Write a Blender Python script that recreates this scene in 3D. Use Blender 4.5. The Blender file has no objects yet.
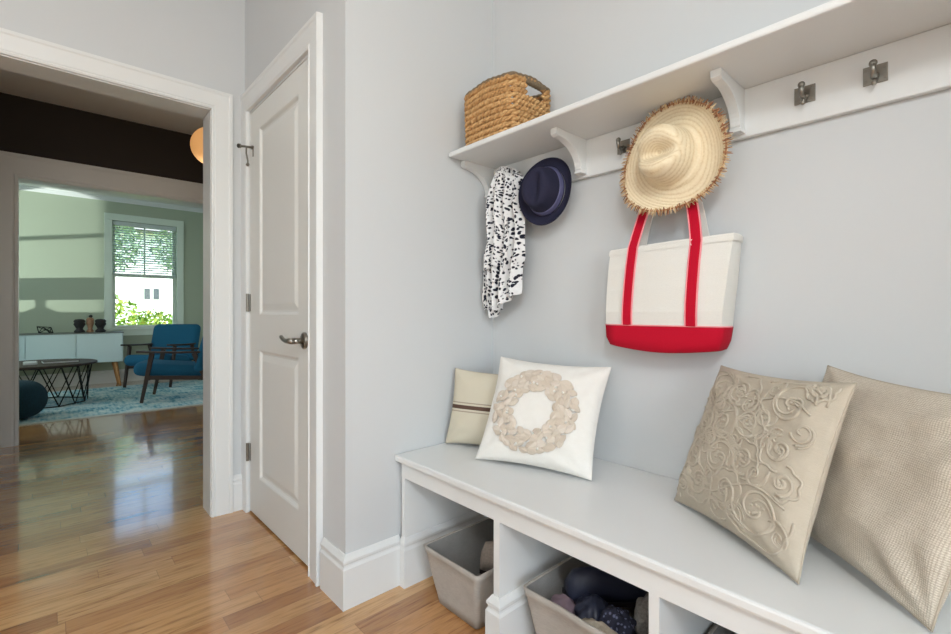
import bpy, bmesh, math, random
from mathutils import Vector as V, Matrix, noise
PI = math.pi
C = bpy.context.scene.collection
sc = bpy.context.scene

# ------------------------------------------------------------------ materials
def srgb(r, g, b):
    f = lambda c: (c/255/12.92) if c/255 <= .04045 else ((c/255+.055)/1.055)**2.4
    return (f(r), f(g), f(b), 1)

class NT:
    def __init__(s, name):
        s.m = bpy.data.materials.new(name); s.m.use_nodes = True
        s.t = s.m.node_tree; s.n = s.t.nodes; s.b = s.n['Principled BSDF']
    def new(s, typ, **kw):
        n = s.n.new(typ)
        for k, v in kw.items():
            if k.startswith('i_'): n.inputs[int(k[2:]) if k[2:].isdigit() else k[2:].replace('_', ' ')].default_value = v
            else: setattr(n, k, v)
        return n
    def l(s, a, b): s.t.links.new(a, b)
    def math(s, op, a, b=None, c=None):
        n = s.n.new('ShaderNodeMath'); n.operation = op
        for i, x in enumerate((a, b, c)):
            if x is None: continue
            if isinstance(x, (int, float)): n.inputs[i].default_value = x
            else: s.l(x, n.inputs[i])
        return n.outputs[0]
    def ramp(s, fac, stops, interp='LINEAR'):
        r = s.n.new('ShaderNodeValToRGB'); r.color_ramp.interpolation = interp
        e = r.color_ramp.elements
        while len(e) < len(stops): e.new(.5)
        for el, (p, c) in zip(e, stops): el.position = p; el.color = c
        s.l(fac, r.inputs[0]); return r.outputs[0]
    def mix(s, fac, a, b, blend='MIX'):
        n = s.n.new('ShaderNodeMix'); n.data_type = 'RGBA'; n.blend_type = blend
        for i, x in ((0, fac), (6, a), (7, b)):
            if isinstance(x, (int, float, tuple)): n.inputs[i].default_value = x
            else: s.l(x, n.inputs[i])
        return n.outputs[2]
    def bump(s, h, strength=.3, dist=.01):
        n = s.n.new('ShaderNodeBump'); n.inputs['Strength'].default_value = strength; n.inputs['Distance'].default_value = dist
        s.l(h, n.inputs['Height']); s.l(n.outputs[0], s.b.inputs['Normal'])
    def coord(s, out='Object', scale=None):
        tc = s.n.new('ShaderNodeTexCoord')
        if scale is None: return tc.outputs[out]
        mp = s.n.new('ShaderNodeMapping'); mp.inputs['Scale'].default_value = scale
        s.l(tc.outputs[out], mp.inputs[0]); return mp.outputs[0]
    def noise(s, vec, scale, detail=3, rough=.55):
        n = s.n.new('ShaderNodeTexNoise'); n.inputs['Scale'].default_value = scale
        n.inputs['Detail'].default_value = detail; n.inputs['Roughness'].default_value = rough
        s.l(vec, n.inputs['Vector']); return n.outputs['Fac']
    def wave(s, vec, scale, direction='X', dist=0, dscale=1, typ='BANDS'):
        n = s.n.new('ShaderNodeTexWave'); n.wave_type = typ
        if typ == 'BANDS': n.bands_direction = direction
        n.inputs['Scale'].default_value = scale; n.inputs['Distortion'].default_value = dist; n.inputs['Detail Scale'].default_value = dscale
        s.l(vec, n.inputs['Vector']); return n.outputs['Fac']

def plain(name, col, rough=.5, metal=0, bump=0, bscale=40, var=0, spec=None):
    t = NT(name); b = t.b
    b.inputs['Base Color'].default_value = col; b.inputs['Roughness'].default_value = rough; b.inputs['Metallic'].default_value = metal
    if spec is not None: b.inputs['Specular IOR Level'].default_value = spec
    if bump or var:
        n = t.noise(t.coord('Object'), bscale, 4)
        if bump: t.bump(n, bump, .004)
        if var:
            d = tuple(c*(1-var) for c in col[:3])+(1,); e = tuple(min(1, c*(1+var)) for c in col[:3])+(1,)
            t.l(t.ramp(n, [(.3, d), (.7, e)]), b.inputs['Base Color'])
    return t.m

def woven(name, col, col2, scale=350, strength=.5, rough=.9, coarse=None):
    t = NT(name); uv = t.coord('UV')
    w1 = t.wave(uv, scale, 'X', 1.2, 3); w2 = t.wave(uv, scale, 'Y', 1.2, 3)
    h = t.math('MULTIPLY', w1, w2)
    n = t.noise(uv, 14, 5)
    nn = t.noise(t.coord('UV', (6, 90, 1)), 3, 3)
    f = t.math('ADD', t.math('MULTIPLY', h, .45), t.math('MULTIPLY', t.math('ADD', n, nn), .32))
    t.l(t.ramp(f, [(.25, col2), (.62, col)]), t.b.inputs['Base Color'])
    t.b.inputs['Roughness'].default_value = rough; t.b.inputs['Specular IOR Level'].default_value = .15
    t.bump(h, strength, .003)
    return t.m

M = {}
M['wall'] = plain('grey_wall_paint', srgb(205, 208, 209), .75, bump=.02, bscale=220)
M['trim'] = plain('white_trim_paint', srgb(224, 226, 225), .35, bump=.015, bscale=60)
M['door_white'] = plain('white_door_paint', srgb(222, 223, 219), .4, bump=.015, bscale=60)
M['ceiling'] = plain('ceiling_paint', srgb(232, 232, 230), .9)
M['brown_wall'] = plain('dark_brown_wall_paint', srgb(44, 36, 30), .7)
M['sage'] = plain('sage_wall_paint', srgb(168, 178, 158), .8)
M['nickel'] = plain('brushed_nickel', srgb(150, 146, 138), .28, 1)
M['black_metal'] = plain('black_metal', srgb(22, 24, 26), .45, .6)
M['walnut'] = plain('dark_walnut', srgb(50, 32, 22), .55, var=.3, bscale=25)
M['oak_leg'] = plain('light_oak', srgb(178, 128, 78), .5, var=.2, bscale=20)
M['sideboard_white'] = plain('satin_white_lacquer', srgb(205, 222, 222), .35)
M['teal'] = plain('teal_upholstery', srgb(14, 88, 120), .9, bump=.25, bscale=300, var=.25)
M['pouf'] = plain('dark_teal_knit', srgb(14, 52, 66), .95, bump=.3, bscale=120, var=.3)
M['black_felt'] = plain('black_ceramic', srgb(26, 24, 24), .6)
M['carved'] = plain('carved_tan_wood', srgb(150, 112, 84), .6, var=.3, bscale=40)
M['paper'] = plain('paper_white', srgb(225, 228, 228), .7)
M['book'] = plain('book_cover', srgb(54, 40, 36), .5)
M['dark_gap'] = plain('shadow_gap', srgb(40, 36, 32), .9)
M['cord'] = plain('brass_cord', srgb(60, 50, 36), .5)
M['slat'] = plain('blind_slat', srgb(196, 206, 204), .5)
M['sash'] = plain('window_sash', srgb(214, 226, 214), .4)
M['house'] = plain('white_siding', srgb(236, 236, 236), .8)
M['roof'] = plain('grey_shingle', srgb(120, 118, 118), .9)
M['house_glass'] = plain('dark_window', srgb(60, 72, 84), .15)
M['bark'] = plain('bark', srgb(84, 70, 56), .9, var=.3, bscale=20)
M['lawn'] = plain('lawn', srgb(110, 136, 66), .95, var=.3, bscale=3)
M['navy'] = plain('navy_felt', srgb(42, 42, 62), .85, bump=.2, bscale=260, var=.12, spec=.2)
M['ribbon'] = plain('slate_ribbon', srgb(92, 92, 128), .55)
M['red'] = plain('red_canvas', srgb(188, 10, 42), .8, bump=.2, bscale=500, var=.06, spec=.2)
M['pink'] = plain('pink_edge_binding', srgb(240, 150, 158), .8)
M['canvas'] = plain('cream_canvas', srgb(226, 224, 217), .85, bump=.25, bscale=420, var=.03, spec=.2)
M['stitch'] = plain('stitch', srgb(240, 225, 220), .8)
M['leather'] = plain('navy_leather', srgb(38, 42, 60), .5, bump=.2, bscale=80)
M['grey_knit'] = plain('grey_knit', srgb(138, 133, 128), .95, bump=.6, bscale=160, var=.25)
M['beige_cloth'] = plain('beige_cloth', srgb(172, 160, 142), .9, bump=.4, bscale=120, var=.12)
M['mauve'] = plain('mauve_cloth', srgb(124, 104, 112), .9, bump=.3, bscale=120)
M['taupe'] = plain('taupe_suede', srgb(146, 133, 122), .9, bump=.3, bscale=150, var=.15)
M['dark_cloth'] = plain('dark_cloth', srgb(44, 38, 42), .9, bump=.3, bscale=120)

def mat_floor():
    t = NT('oak_strip_floor'); co = t.coord('Object')
    sp = t.new('ShaderNodeSeparateXYZ'); t.l(co, sp.inputs[0])
    rx = t.math('DIVIDE', sp.outputs[0], .0826); row = t.math('FLOOR', rx); fx = t.math('FRACT', rx)
    wn = t.new('ShaderNodeTexWhiteNoise', noise_dimensions='1D'); t.l(row, wn.inputs['W'])
    py = t.math('DIVIDE', t.math('ADD', sp.outputs[1], t.math('MULTIPLY', wn.outputs['Value'], 7.3)), .78)
    wob = t.math('MULTIPLY', t.math('SINE', t.math('MULTIPLY', t.math('FLOOR', py), 12.9)), .12)
    col = t.math('FLOOR', py); fy = t.math('FRACT', py)
    cv = t.new('ShaderNodeCombineXYZ'); t.l(row, cv.inputs[0]); t.l(col, cv.inputs[1])
    w2 = t.new('ShaderNodeTexWhiteNoise', noise_dimensions='2D'); t.l(cv.outputs[0], w2.inputs['Vector'])
    tone = w2.outputs['Value']
    base = t.ramp(tone, [(0, srgb(154, 104, 60)), (.2, srgb(186, 134, 82)), (.55, srgb(198, 148, 94)), (.85, srgb(208, 163, 109)), (1, srgb(170, 118, 70))])
    # grain, shifted per plank
    gv = t.new('ShaderNodeCombineXYZ')
    t.l(t.math('ADD', t.math('MULTIPLY', sp.outputs[0], 20), t.math('MULTIPLY', tone, 60)), gv.inputs[0])
    t.l(t.math('MULTIPLY', sp.outputs[1], 1.1), gv.inputs[1]); t.l(t.math('MULTIPLY', tone, 31), gv.inputs[2])
    g = t.noise(gv.outputs[0], 3.4, 8, .7)
    cvv = t.new('ShaderNodeCombineXYZ'); t.l(t.math('ADD', t.math('MULTIPLY', sp.outputs[0], 7), t.math('MULTIPLY', tone, 17)), cvv.inputs[0])
    t.l(t.math('ADD', t.math('MULTIPLY', sp.outputs[1], .9), t.math('MULTIPLY', tone, 41)), cvv.inputs[1])
    wob_n = t.noise(cvv.outputs[0], 1.3, 4, .6)
    ring = t.math('FRACT', t.math('MULTIPLY', wob_n, 11))
    ring = t.math('ABSOLUTE', t.math('SUBTRACT', t.math('MULTIPLY', ring, 2), 1))
    gcol = t.ramp(t.math('ADD', t.math('MULTIPLY', g, .86), t.math('MULTIPLY', ring, .14)), [(.30, (.34, .25, .18, 1)), (.42, (.78, .72, .66, 1)), (.54, (1, 1, 1, 1)), (.75, (1.1, 1.08, 1.05, 1))])
    c = t.mix(.8, base, t.mix(1, base, gcol, 'MULTIPLY'))
    # knots
    kv = t.coord('Object', (11, 2.2, 1)); k = t.new('ShaderNodeTexVoronoi'); k.inputs['Scale'].default_value = .62; t.l(kv, k.inputs['Vector'])
    kn = t.ramp(k.outputs['Distance'], [(.04, (.28, .18, .12, 1)), (.2, (1, 1, 1, 1))])
    c = t.mix(.8, c, t.mix(1, c, kn, 'MULTIPLY'))
    ex = t.math('LESS_THAN', t.math('MINIMUM', fx, t.math('SUBTRACT', 1, fx)), .011)
    ey = t.math('LESS_THAN', t.math('MINIMUM', fy, t.math('SUBTRACT', 1, fy)), .0016)
    gap = t.math('MAXIMUM', ex, ey)
    c = t.mix(t.math('MULTIPLY', gap, .4), c, srgb(80, 52, 30))
    t.l(c, t.b.inputs['Base Color'])
    t.b.inputs['Roughness'].default_value = .2
    t.b.inputs['Specular IOR Level'].default_value = .5
    t.b.inputs['Coat Weight'].default_value = .9; t.b.inputs['Coat Roughness'].default_value = .08
    wavy = t.noise(t.coord('Object', (9, 1.6, 1)), 2, 2)
    h = t.math('ADD', t.math('MULTIPLY', wavy, .5), t.math('MULTIPLY', gap, -.4))
    t.bump(t.math('ADD', h, t.math('MULTIPLY', tone, .12)), .1, .012)
    return t.m
M['floor'] = mat_floor()

def mat_straw():
    t = NT('braided_straw'); co = t.coord('Object'); sp = t.new('ShaderNodeSeparateXYZ'); t.l(co, sp.inputs[0])
    r = t.math('SQRT', t.math('ADD', t.math('MULTIPLY', sp.outputs[0], sp.outputs[0]), t.math('MULTIPLY', sp.outputs[1], sp.outputs[1])))
    rr = t.math('ADD', r, t.math('MULTIPLY', sp.outputs[2], .9))
    rows = t.math('FRACT', t.math('MULTIPLY', rr, 88))
    hgt = t.math('SINE', t.math('MULTIPLY', rows, PI))
    n = t.noise(t.coord('Object', (1, 1, 1)), 160, 4)
    f = t.math('ADD', t.math('MULTIPLY', hgt, .35), t.math('MULTIPLY', n, .65))
    t.l(t.ramp(f, [(.15, srgb(200, 177, 138)), (.45, srgb(224, 206, 172)), (.8, srgb(236, 222, 194))]), t.b.inputs['Base Color'])
    t.b.inputs['Roughness'].default_value = .75; t.b.inputs['Specular IOR Level'].default_value = .2
    t.bump(t.math('ADD', hgt, t.math('MULTIPLY', n, .5)), .22, .003)
    return t.m
M['straw'] = mat_straw()

def mat_island(name, stops, rough=.85, bump=0, bscale=200):
    t = NT(name); g = t.new('ShaderNodeNewGeometry')
    c = t.ramp(g.outputs['Random Per Island'], stops)
    t.l(c, t.b.inputs['Base Color']); t.b.inputs['Roughness'].default_value = rough; t.b.inputs['Specular IOR Level'].default_value = .2
    if bump: t.bump(t.noise(t.coord('Object'), bscale, 3), bump, .003)
    return t.m
M['fringe'] = mat_island('straw_fringe', [(0, srgb(112, 72, 52)), (.35, srgb(168, 118, 84)), (.6, srgb(206, 176, 132)), (1, srgb(226, 204, 168))])
M['felt_leaf'] = mat_island('felt_leaf', [(0, srgb(198, 184, 168)), (.5, srgb(206, 194, 178)), (1, srgb(214, 203, 190))], .95, .2, 300)
M['leaf'] = mat_island('leaf', [(0, srgb(70, 100, 40)), (.4, srgb(120, 150, 60)), (.75, srgb(170, 190, 90)), (1, srgb(200, 180, 110))], .7)
M['leaf_dark'] = mat_island('leaf_dark', [(0, srgb(90, 112, 86)), (.5, srgb(136, 160, 128)), (1, srgb(190, 206, 182))], .7)
def mat_basket():
    t = NT('water_hyacinth_braid'); g = t.new('ShaderNodeNewGeometry')
    n = t.noise(t.coord('Object'), 90, 4)
    f = t.math('ADD', t.math('MULTIPLY', n, .8), t.math('MULTIPLY', g.outputs['Random Per Island'], .22))
    t.l(t.ramp(f, [(.2, srgb(122, 82, 44)), (.45, srgb(186, 142, 90)), (.75, srgb(216, 178, 126))]), t.b.inputs['Base Color'])
    t.b.inputs['Roughness'].default_value = .8; t.bump(n, .6, .006); return t.m
M['basket'] = mat_basket()
M['basket_grip'] = plain('wrapped_grip', srgb(120, 104, 82), .85, bump=.5, bscale=160, var=.25)

def mat_scarf():
    t = NT('speckled_scarf'); uv = t.coord('UV', (1, 1.5, 1))
    v = t.new('ShaderNodeTexVoronoi'); v.inputs['Scale'].default_value = 40; v.inputs['Randomness'].default_value = .8
    n = t.noise(uv, 22, 3)
    add = t.new('ShaderNodeVectorMath', operation='ADD'); sc_ = t.new('ShaderNodeVectorMath', operation='SCALE'); sc_.inputs['Scale'].default_value = .05
    nz = t.new('ShaderNodeTexNoise'); nz.inputs['Scale'].default_value = 14; t.l(uv, nz.inputs['Vector'])
    t.l(nz.outputs['Color'], sc_.inputs[0]); t.l(uv, add.inputs[0]); t.l(sc_.outputs[0], add.inputs[1]); t.l(add.outputs[0], v.inputs['Vector'])
    f = t.math('ADD', v.outputs['Distance'], t.math('MULTIPLY', n, .3))
    c = t.ramp(f, [(0, srgb(26, 28, 38)), (.53, srgb(40, 42, 56)), (.59, srgb(226, 226, 226)), (1, srgb(236, 236, 236))])
    t.l(c, t.b.inputs['Base Color']); t.b.inputs['Roughness'].default_value = .9; t.b.inputs['Specular IOR Level'].default_value = .15
    return t.m
M['scarf'] = mat_scarf()

def mat_stripe_pillow():
    t = NT('striped_linen'); uv = t.coord('UV'); sp = t.new('ShaderNodeSeparateXYZ'); t.l(uv, sp.inputs[0])
    v = sp.outputs[1]
    base, thin, dark = srgb(206, 198, 178), srgb(150, 128, 112), srgb(92, 72, 62)
    n = t.noise(t.coord('UV', (120, 120, 1)), 3, 2)
    bc = t.ramp(n, [(.3, srgb(196, 188, 168)), (.7, srgb(212, 205, 186))])
    s = t.ramp(v, [(0, (0, 0, 0, 1)), (.435, (.5, .5, .5, 1)), (.45, (0, 0, 0, 1)), (.475, (1, 1, 1, 1)), (.525, (0, 0, 0, 1)), (.55, (.5, .5, .5, 1)), (.565, (0, 0, 0, 1))], 'CONSTANT')
    t.l(t.mix(s, bc, dark), t.b.inputs['Base Color'])
    t.b.inputs['Roughness'].default_value = .95; t.b.inputs['Specular IOR Level'].default_value = .1
    t.bump(t.noise(uv, 260, 3), .4, .002); return t.m
M['stripe'] = mat_stripe_pillow()
M['white_linen'] = woven('white_linen', srgb(238, 236, 230), srgb(226, 223, 216), 240, .15)
M['linen'] = woven('natural_linen', srgb(202, 192, 175), srgb(180, 170, 153), 300, .2)
M['embroid'] = plain('embroidery_cord', srgb(196, 186, 169), .85, bump=.5, bscale=600, spec=.2)
def mat_knit():
    t = NT('open_weave_knit'); uv = t.coord('UV')
    nz = t.noise(uv, 7, 4)
    w1 = t.wave(uv, 34, 'X', 3.5, 8); w2 = t.wave(uv, 31, 'Y', 3.5, 8)
    h = t.math('MULTIPLY', t.math('SQRT', w1), t.math('SQRT', w2))
    st = t.noise(t.coord('UV', (4, 90, 1)), 2, 3)
    f = t.math('ADD', t.math('MULTIPLY', h, .55), t.math('ADD', t.math('MULTIPLY', nz, .2), t.math('MULTIPLY', st, .25)))
    t.l(t.ramp(f, [(.18, srgb(176, 164, 146)), (.45, srgb(212, 202, 186)), (.8, srgb(226, 218, 204))]), t.b.inputs['Base Color'])
    t.b.inputs['Roughness'].default_value = .95; t.b.inputs['Specular IOR Level'].default_value = .1
    t.bump(h, .45, .004); return t.m
M['knit'] = mat_knit()
def mat_bin(name, c1, c2):
    t = NT(name); co = t.coord('Object')
    n = t.noise(co, 12, 5); n2 = t.noise(t.coord('Object', (1, 1, 8)), 70, 3)
    t.l(t.ramp(t.math('ADD', t.math('MULTIPLY', n, .5), t.math('MULTIPLY', n2, .5)), [(.3, c2), (.7, c1)]), t.b.inputs['Base Color'])
    t.b.inputs['Roughness'].default_value = .95; t.b.inputs['Specular IOR Level'].default_value = .1
    t.bump(t.math('ADD', n, t.math('MULTIPLY', n2, .3)), .5, .006); return t.m
M['bin'] = mat_bin('grey_linen_bin', srgb(188, 181, 172), srgb(164, 157, 149))
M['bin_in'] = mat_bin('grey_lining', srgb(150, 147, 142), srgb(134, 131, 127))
def mat_rug():
    t = NT('faded_blue_rug'); co = t.coord('Object')
    n = t.noise(co, 5, 8, .75); n2 = t.noise(t.coord('Object', (1, 6, 1)), 6, 4)
    f = t.math('ADD', t.math('MULTIPLY', n, .65), t.math('MULTIPLY', n2, .35))
    t.l(t.ramp(f, [(.34, srgb(58, 116, 140)), (.43, srgb(120, 172, 190)), (.51, srgb(188, 214, 218)), (.62, srgb(228, 234, 232))]), t.b.inputs['Base Color'])
    t.b.inputs['Roughness'].default_value = 1; t.b.inputs['Specular IOR Level'].default_value = .05
    t.bump(n2, .4, .01); return t.m
M['rug'] = mat_rug()
M['rug_edge'] = plain('rug_border', srgb(196, 206, 204), 1, var=.15, bscale=20)
def mat_pattern_cloth():
    t = NT('navy_print_cloth'); v = t.new('ShaderNodeTexVoronoi'); v.inputs['Scale'].default_value = 90; t.l(t.coord('Object'), v.inputs['Vector'])
    t.l(t.ramp(v.outputs['Distance'], [(.25, srgb(108, 112, 140)), (.4, srgb(34, 36, 54))]), t.b.inputs['Base Color']); t.b.inputs['Roughness'].default_value = .85
    return t.m
M['navy_print'] = mat_pattern_cloth()
def mat_glass():
    t = NT('window_glass'); fr = t.new('ShaderNodeFresnel'); fr.inputs[0].default_value = 1.45
    tr = t.new('ShaderNodeBsdfTransparent'); tr.inputs[0].default_value = (.93, .97, .95, 1)
    gl = t.new('ShaderNodeBsdfGlossy'); gl.inputs['Roughness'].default_value = 0
    mx = t.new('ShaderNodeMixShader'); t.l(t.math('MULTIPLY', fr.outputs[0], .6), mx.inputs[0]); t.l(tr.outputs[0], mx.inputs[1]); t.l(gl.outputs[0], mx.inputs[2])
    t.l(mx.outputs[0], t.n['Material Output'].inputs[0]); return t.m
M['glass'] = mat_glass()
def mat_globe():
    t = NT('frosted_lamp_globe'); t.b.inputs['Base Color'].default_value = srgb(240, 200, 150); t.b.inputs['Roughness'].default_value = .4
    t.b.inputs['Emission Color'].default_value = srgb(255, 180, 104); t.b.inputs['Emission Strength'].default_value = .42; return t.m
M['globe'] = mat_globe()
M['lamp_glow'] = plain('lamp_diffuser', srgb(245, 245, 240), .5)
M['shade'] = plain('grey_lamp_shade', srgb(150, 150, 146), .9)

# ------------------------------------------------------------------ mesh helpers
def obj(name, bm, mat, parent=None, smooth=False, bevel=0, seg=2):
    me = bpy.data.meshes.new(name)
    bmesh.ops.recalc_face_normals(bm, faces=bm.faces)
    bm.to_mesh(me); bm.free()
    o = bpy.data.objects.new(name, me); C.objects.link(o)
    for m in (mat if isinstance(mat, (list, tuple)) else [mat]): me.materials.append(M[m] if isinstance(m, str) else m)
    if smooth:
        for p in me.polygons: p.use_smooth = True
    if bevel:
        b = o.modifiers.new('bevel', 'BEVEL'); b.width = bevel; b.segments = seg; b.limit_method = 'ANGLE'; b.angle_limit = math.radians(40)
    if parent: o.parent = parent
    return o
def tag(o, label, cat, group=None):
    o['label'] = label; o['category'] = cat
    if group: o['group'] = group
    return o
def thing(name, label, cat, loc=(0, 0, 0), rz=0, group=None):
    o = bpy.data.objects.new(name, None); C.objects.link(o); o.location = loc; o.rotation_euler = (0, 0, rz); o.empty_display_size = .05
    return tag(o, label, cat, group)
def struct(name, bm, mat, parent=None, **k):
    o = obj(name, bm, mat, parent, **k)
    if parent is None: o['kind'] = 'structure'
    return o
def B(): return bmesh.new()
def box(bm, x0, x1, y0, y1, z0, z1):
    vs = [bm.verts.new((x, y, z)) for z in (z0, z1) for y in (y0, y1) for x in (x0, x1)]
    for f in ((0, 2, 3, 1), (4, 5, 7, 6), (0, 1, 5, 4), (2, 6, 7, 3), (0, 4, 6, 2), (1, 3, 7, 5)): bm.faces.new([vs[i] for i in f])
    return vs
def loft(bm, rings, cap0=True, cap1=True, closed=True):
    R = [[bm.verts.new(p) for p in r] for r in rings]; n = len(R[0])
    for a, b in zip(R, R[1:]):
        for i in range(n if closed else n-1):
            j = (i+1) % n; bm.faces.new((a[i], a[j], b[j], b[i]))
    if cap0 and closed: bm.faces.new(R[0][::-1])
    if cap1 and closed: bm.faces.new(R[-1])
    return R
def frame_at(pts, i):
    a = pts[max(i-1, 0)]; b = pts[min(i+1, len(pts)-1)]; return (b-a).normalized()
def tube(bm, pts, rad, n=8, closed=False, cap=True):
    pts = [V(p) for p in pts]; N = len(pts)
    rf = rad if callable(rad) else (lambda i: rad)
    rings = []; up = None
    for i in range(N):
        t = (pts[(i+1) % N]-pts[i-1]).normalized() if closed else frame_at(pts, i)
        if up is None:
            up = t.orthogonal().normalized()
        up = (up-t*up.dot(t)).normalized(); s = t.cross(up)
        r = rf(i)
        rings.append([pts[i]+(up*math.cos(2*PI*k/n)+s*math.sin(2*PI*k/n))*r for k in range(n)])
    R = loft(bm, rings, cap and not closed, cap and not closed)
    if closed:
        a, b = R[-1], R[0]
        # align to the closest rotation
        best = min(range(n), key=lambda k: (a[0].co-b[k].co).length)
        for i in range(n): bm.faces.new((a[i], a[(i+1) % n], b[(i+1+best) % n], b[(i+best) % n]))
def cyl(bm, p0, p1, r0, r1=None, n=20):
    r1 = r0 if r1 is None else r1; p0, p1 = V(p0), V(p1)
    t = (p1-p0).normalized(); u = t.orthogonal().normalized(); s = t.cross(u)
    loft(bm, [[p+(u*math.cos(2*PI*k/n)+s*math.sin(2*PI*k/n))*r for k in range(n)] for p, r in ((p0, r0), (p1, r1))])
def bar(bm, p0, p1, w0, d0, w1=None, d1=None, side=(1, 0, 0)):
    """square-section bar from p0 to p1"""
    w1 = w0 if w1 is None else w1; d1 = d0 if d1 is None else d1
    p0, p1, side = V(p0), V(p1), V(side); t = (p1-p0).normalized(); s = (side-t*side.dot(t)).normalized(); u = t.cross(s)
    loft(bm, [[p+s*a*w/2+u*b*d/2 for a, b in ((-1, -1), (1, -1), (1, 1), (-1, 1))] for p, w, d in ((p0, w0, d0), (p1, w1, d1))])
def lathe(bm, prof, n=32, c=(0, 0, 0), cap=True):
    c = V(c); loft(bm, [[c+V((r*math.cos(2*PI*k/n), r*math.sin(2*PI*k/n), z)) for k in range(n)] for r, z in prof], cap, cap)
def sphere(bm, c, r, n=10, sx=1, sy=1, sz=1):
    c = V(c); prof = [(-PI/2+PI*(i+.5)/n) for i in range(n)]
    loft(bm, [[c+V((r*sx*math.cos(p)*math.cos(2*PI*k/(2*n)), r*sy*math.cos(p)*math.sin(2*PI*k/(2*n)), r*sz*math.sin(p))) for k in range(2*n)] for p in prof])
def sweep(bm, path, A, profile, flip=1, ends=True):
    """profile (across, along A) swept along path lying in the plane perpendicular to A, mitred"""
    path = [V(p) for p in path]; A = V(A).normalized(); rings = []
    for i, p in enumerate(path):
        d0 = (p-path[i-1]).normalized() if i else None
        d1 = (path[i+1]-p).normalized() if i < len(path)-1 else None
        n0 = d0.cross(A)*flip if d0 else None; n1 = d1.cross(A)*flip if d1 else None
        if n0 is None: m = n1
        elif n1 is None: m = n0
        else: m = (n0+n1)/(1+n0.dot(n1))
        rings.append([p+m*a+A*b for a, b in profile])
    loft(bm, rings, ends, ends)
def rrect(w, d, r, n=5):
    pts = []
    for cx, cy, a0 in ((w/2-r, d/2-r, 0), (-w/2+r, d/2-r, PI/2), (-w/2+r, -d/2+r, PI), (w/2-r, -d/2+r, 1.5*PI)):
        for k in range(n+1):
            a = a0+PI/2*k/n; pts.append((cx+r*math.cos(a), cy+r*math.sin(a)))
    return pts
def copy_tree(o, parent=None):
    c = o.copy(); C.objects.link(c)
    if parent: c.parent = parent
    for ch in list(o.children): copy_tree(ch, c)
    return c
def fbm(p, s=1, seed=0):
    return noise.noise(V((p[0]*s+seed*7.1, p[1]*s-seed*3.3, p[2]*s+seed*1.7)))

# ------------------------------------------------------------------ room shell
CZ = 2.70            # ceiling
YB, YD = 1.49, .765  # hook wall, closet wall
XS, XW = -1.505, -2.63
XR = .60
bm = B(); box(bm, -8.9, 3.2, -3.2, 3.4, -.12, 0); struct('floor', bm, 'floor')
bm = B(); box(bm, -8.9, 3.2, -3.2, 3.4, CZ, CZ+.15); struct('ceiling', bm, 'ceiling')
def wallbox(name, mat, *bx):
    bm = B()
    for b in bx: box(bm, *b)
    return struct(name, bm, mat)
wallbox('wall_back', 'wall', (XS, XR, YB, YB+.12, 0, CZ))
wallbox('wall_left', 'wall', (XS-.11, XS, YD+.11, YB+.12, 0, CZ))
# closet wall, door opening x -2.575..-1.795
DX0, DX1, DZ = -2.570, -1.792, 2.055
wallbox('wall_closet', 'wall', (XW, DX0, YD, YD+.11, 0, CZ), (DX1, XS, YD, YD+.11, 0, CZ), (DX0, DX1, YD, YD+.11, DZ, CZ))
wallbox('wall_closet_inside', 'wall', (XW, XS-.11, 1.5, 1.6, 0, CZ))
# doorway wall, unseen left side of opening narrowed to block foyer light
OY0, OY1, OZ = -.30, .604, 2.05
wallbox('wall_doorway', 'wall', (XW-.145, XW, OY1, 2.6, 0, CZ), (XW-.145, XW, -2.4, OY0, 0, CZ), (XW-.145, XW, OY0, OY1, OZ, CZ))
wallbox('wall_right', 'wall', (XR, XR+.12, YD, YB+.12, 0, CZ), (XR+.12, 2.3, YD, YD+.12, 0, CZ))
wallbox('wall_entry', 'wall', (2.2, 2.32, -2.3, -1.3, 0, CZ), (2.2, 2.32, .1, YD, 0, CZ), (2.2, 2.32, -1.3, .1, 2.35, CZ))
wallbox('wall_front', 'wall', (XW, 2.32, -2.4, -2.3, 0, CZ))
# hall
HX = -5.05
wallbox('wall_hall', 'brown_wall', (HX-.13, HX, -2.5, -.171, 0, CZ), (HX-.13, HX, 1.9, 2.6, 0, CZ), (HX-.13, HX, -.171, 1.9, 2.07, CZ))
wallbox('wall_hall_side', 'brown_wall', (HX, XW-.145, 2.5, 2.6, 0, CZ), (HX, XW-.145, -2.5, -2.4, 0, CZ))
# living room
LX = -8.6
WY0, WY1, WZ0, WZ1 = .690, 1.495, .79, 2.37
wallbox('wall_living_window', 'sage', (LX-.15, LX, -2.1, WY0, 0, CZ), (LX-.15, LX, WY1, 3.1, 0, CZ), (LX-.15, LX, WY0, WY1, 0, WZ0), (LX-.15, LX, WY0, WY1, WZ1, CZ))
SX0, SX1, SZ0, SZ1 = -8.50, -7.955, 1.04, 2.16   # opening in the side wall (off frame)
wallbox('wall_living_side', 'sage', (LX-.15, SX0, -2.12, -2.0, 0, CZ), (SX1, HX-.13, -2.12, -2.0, 0, CZ), (SX0, SX1, -2.12, -2.0, 0, SZ0), (SX0, SX1, -2.12, -2.0, SZ1, CZ))
wallbox('wall_living_right', 'sage', (LX-.15, HX-.13, 3.0, 3.1, 0, CZ))
wallbox('wall_living_inner', 'sage', (HX-.14, HX-.13, -2.0, -.171, 0, CZ), (HX-.14, HX-.13, 1.9, 3.0, 0, CZ), (HX-.14, HX-.13, -.171, 1.9, 2.07, CZ))
bm = B(); box(bm, SX0, SX1, -2.09, -2.03, 1.69, 1.72); box(bm, SX0, SX0+.02, -2.09, -2.03, SZ0, SZ1); box(bm, SX1-.02, SX1, -2.09, -2.03, SZ0, SZ1)
struct('window_2', bm, 'sash')

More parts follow.
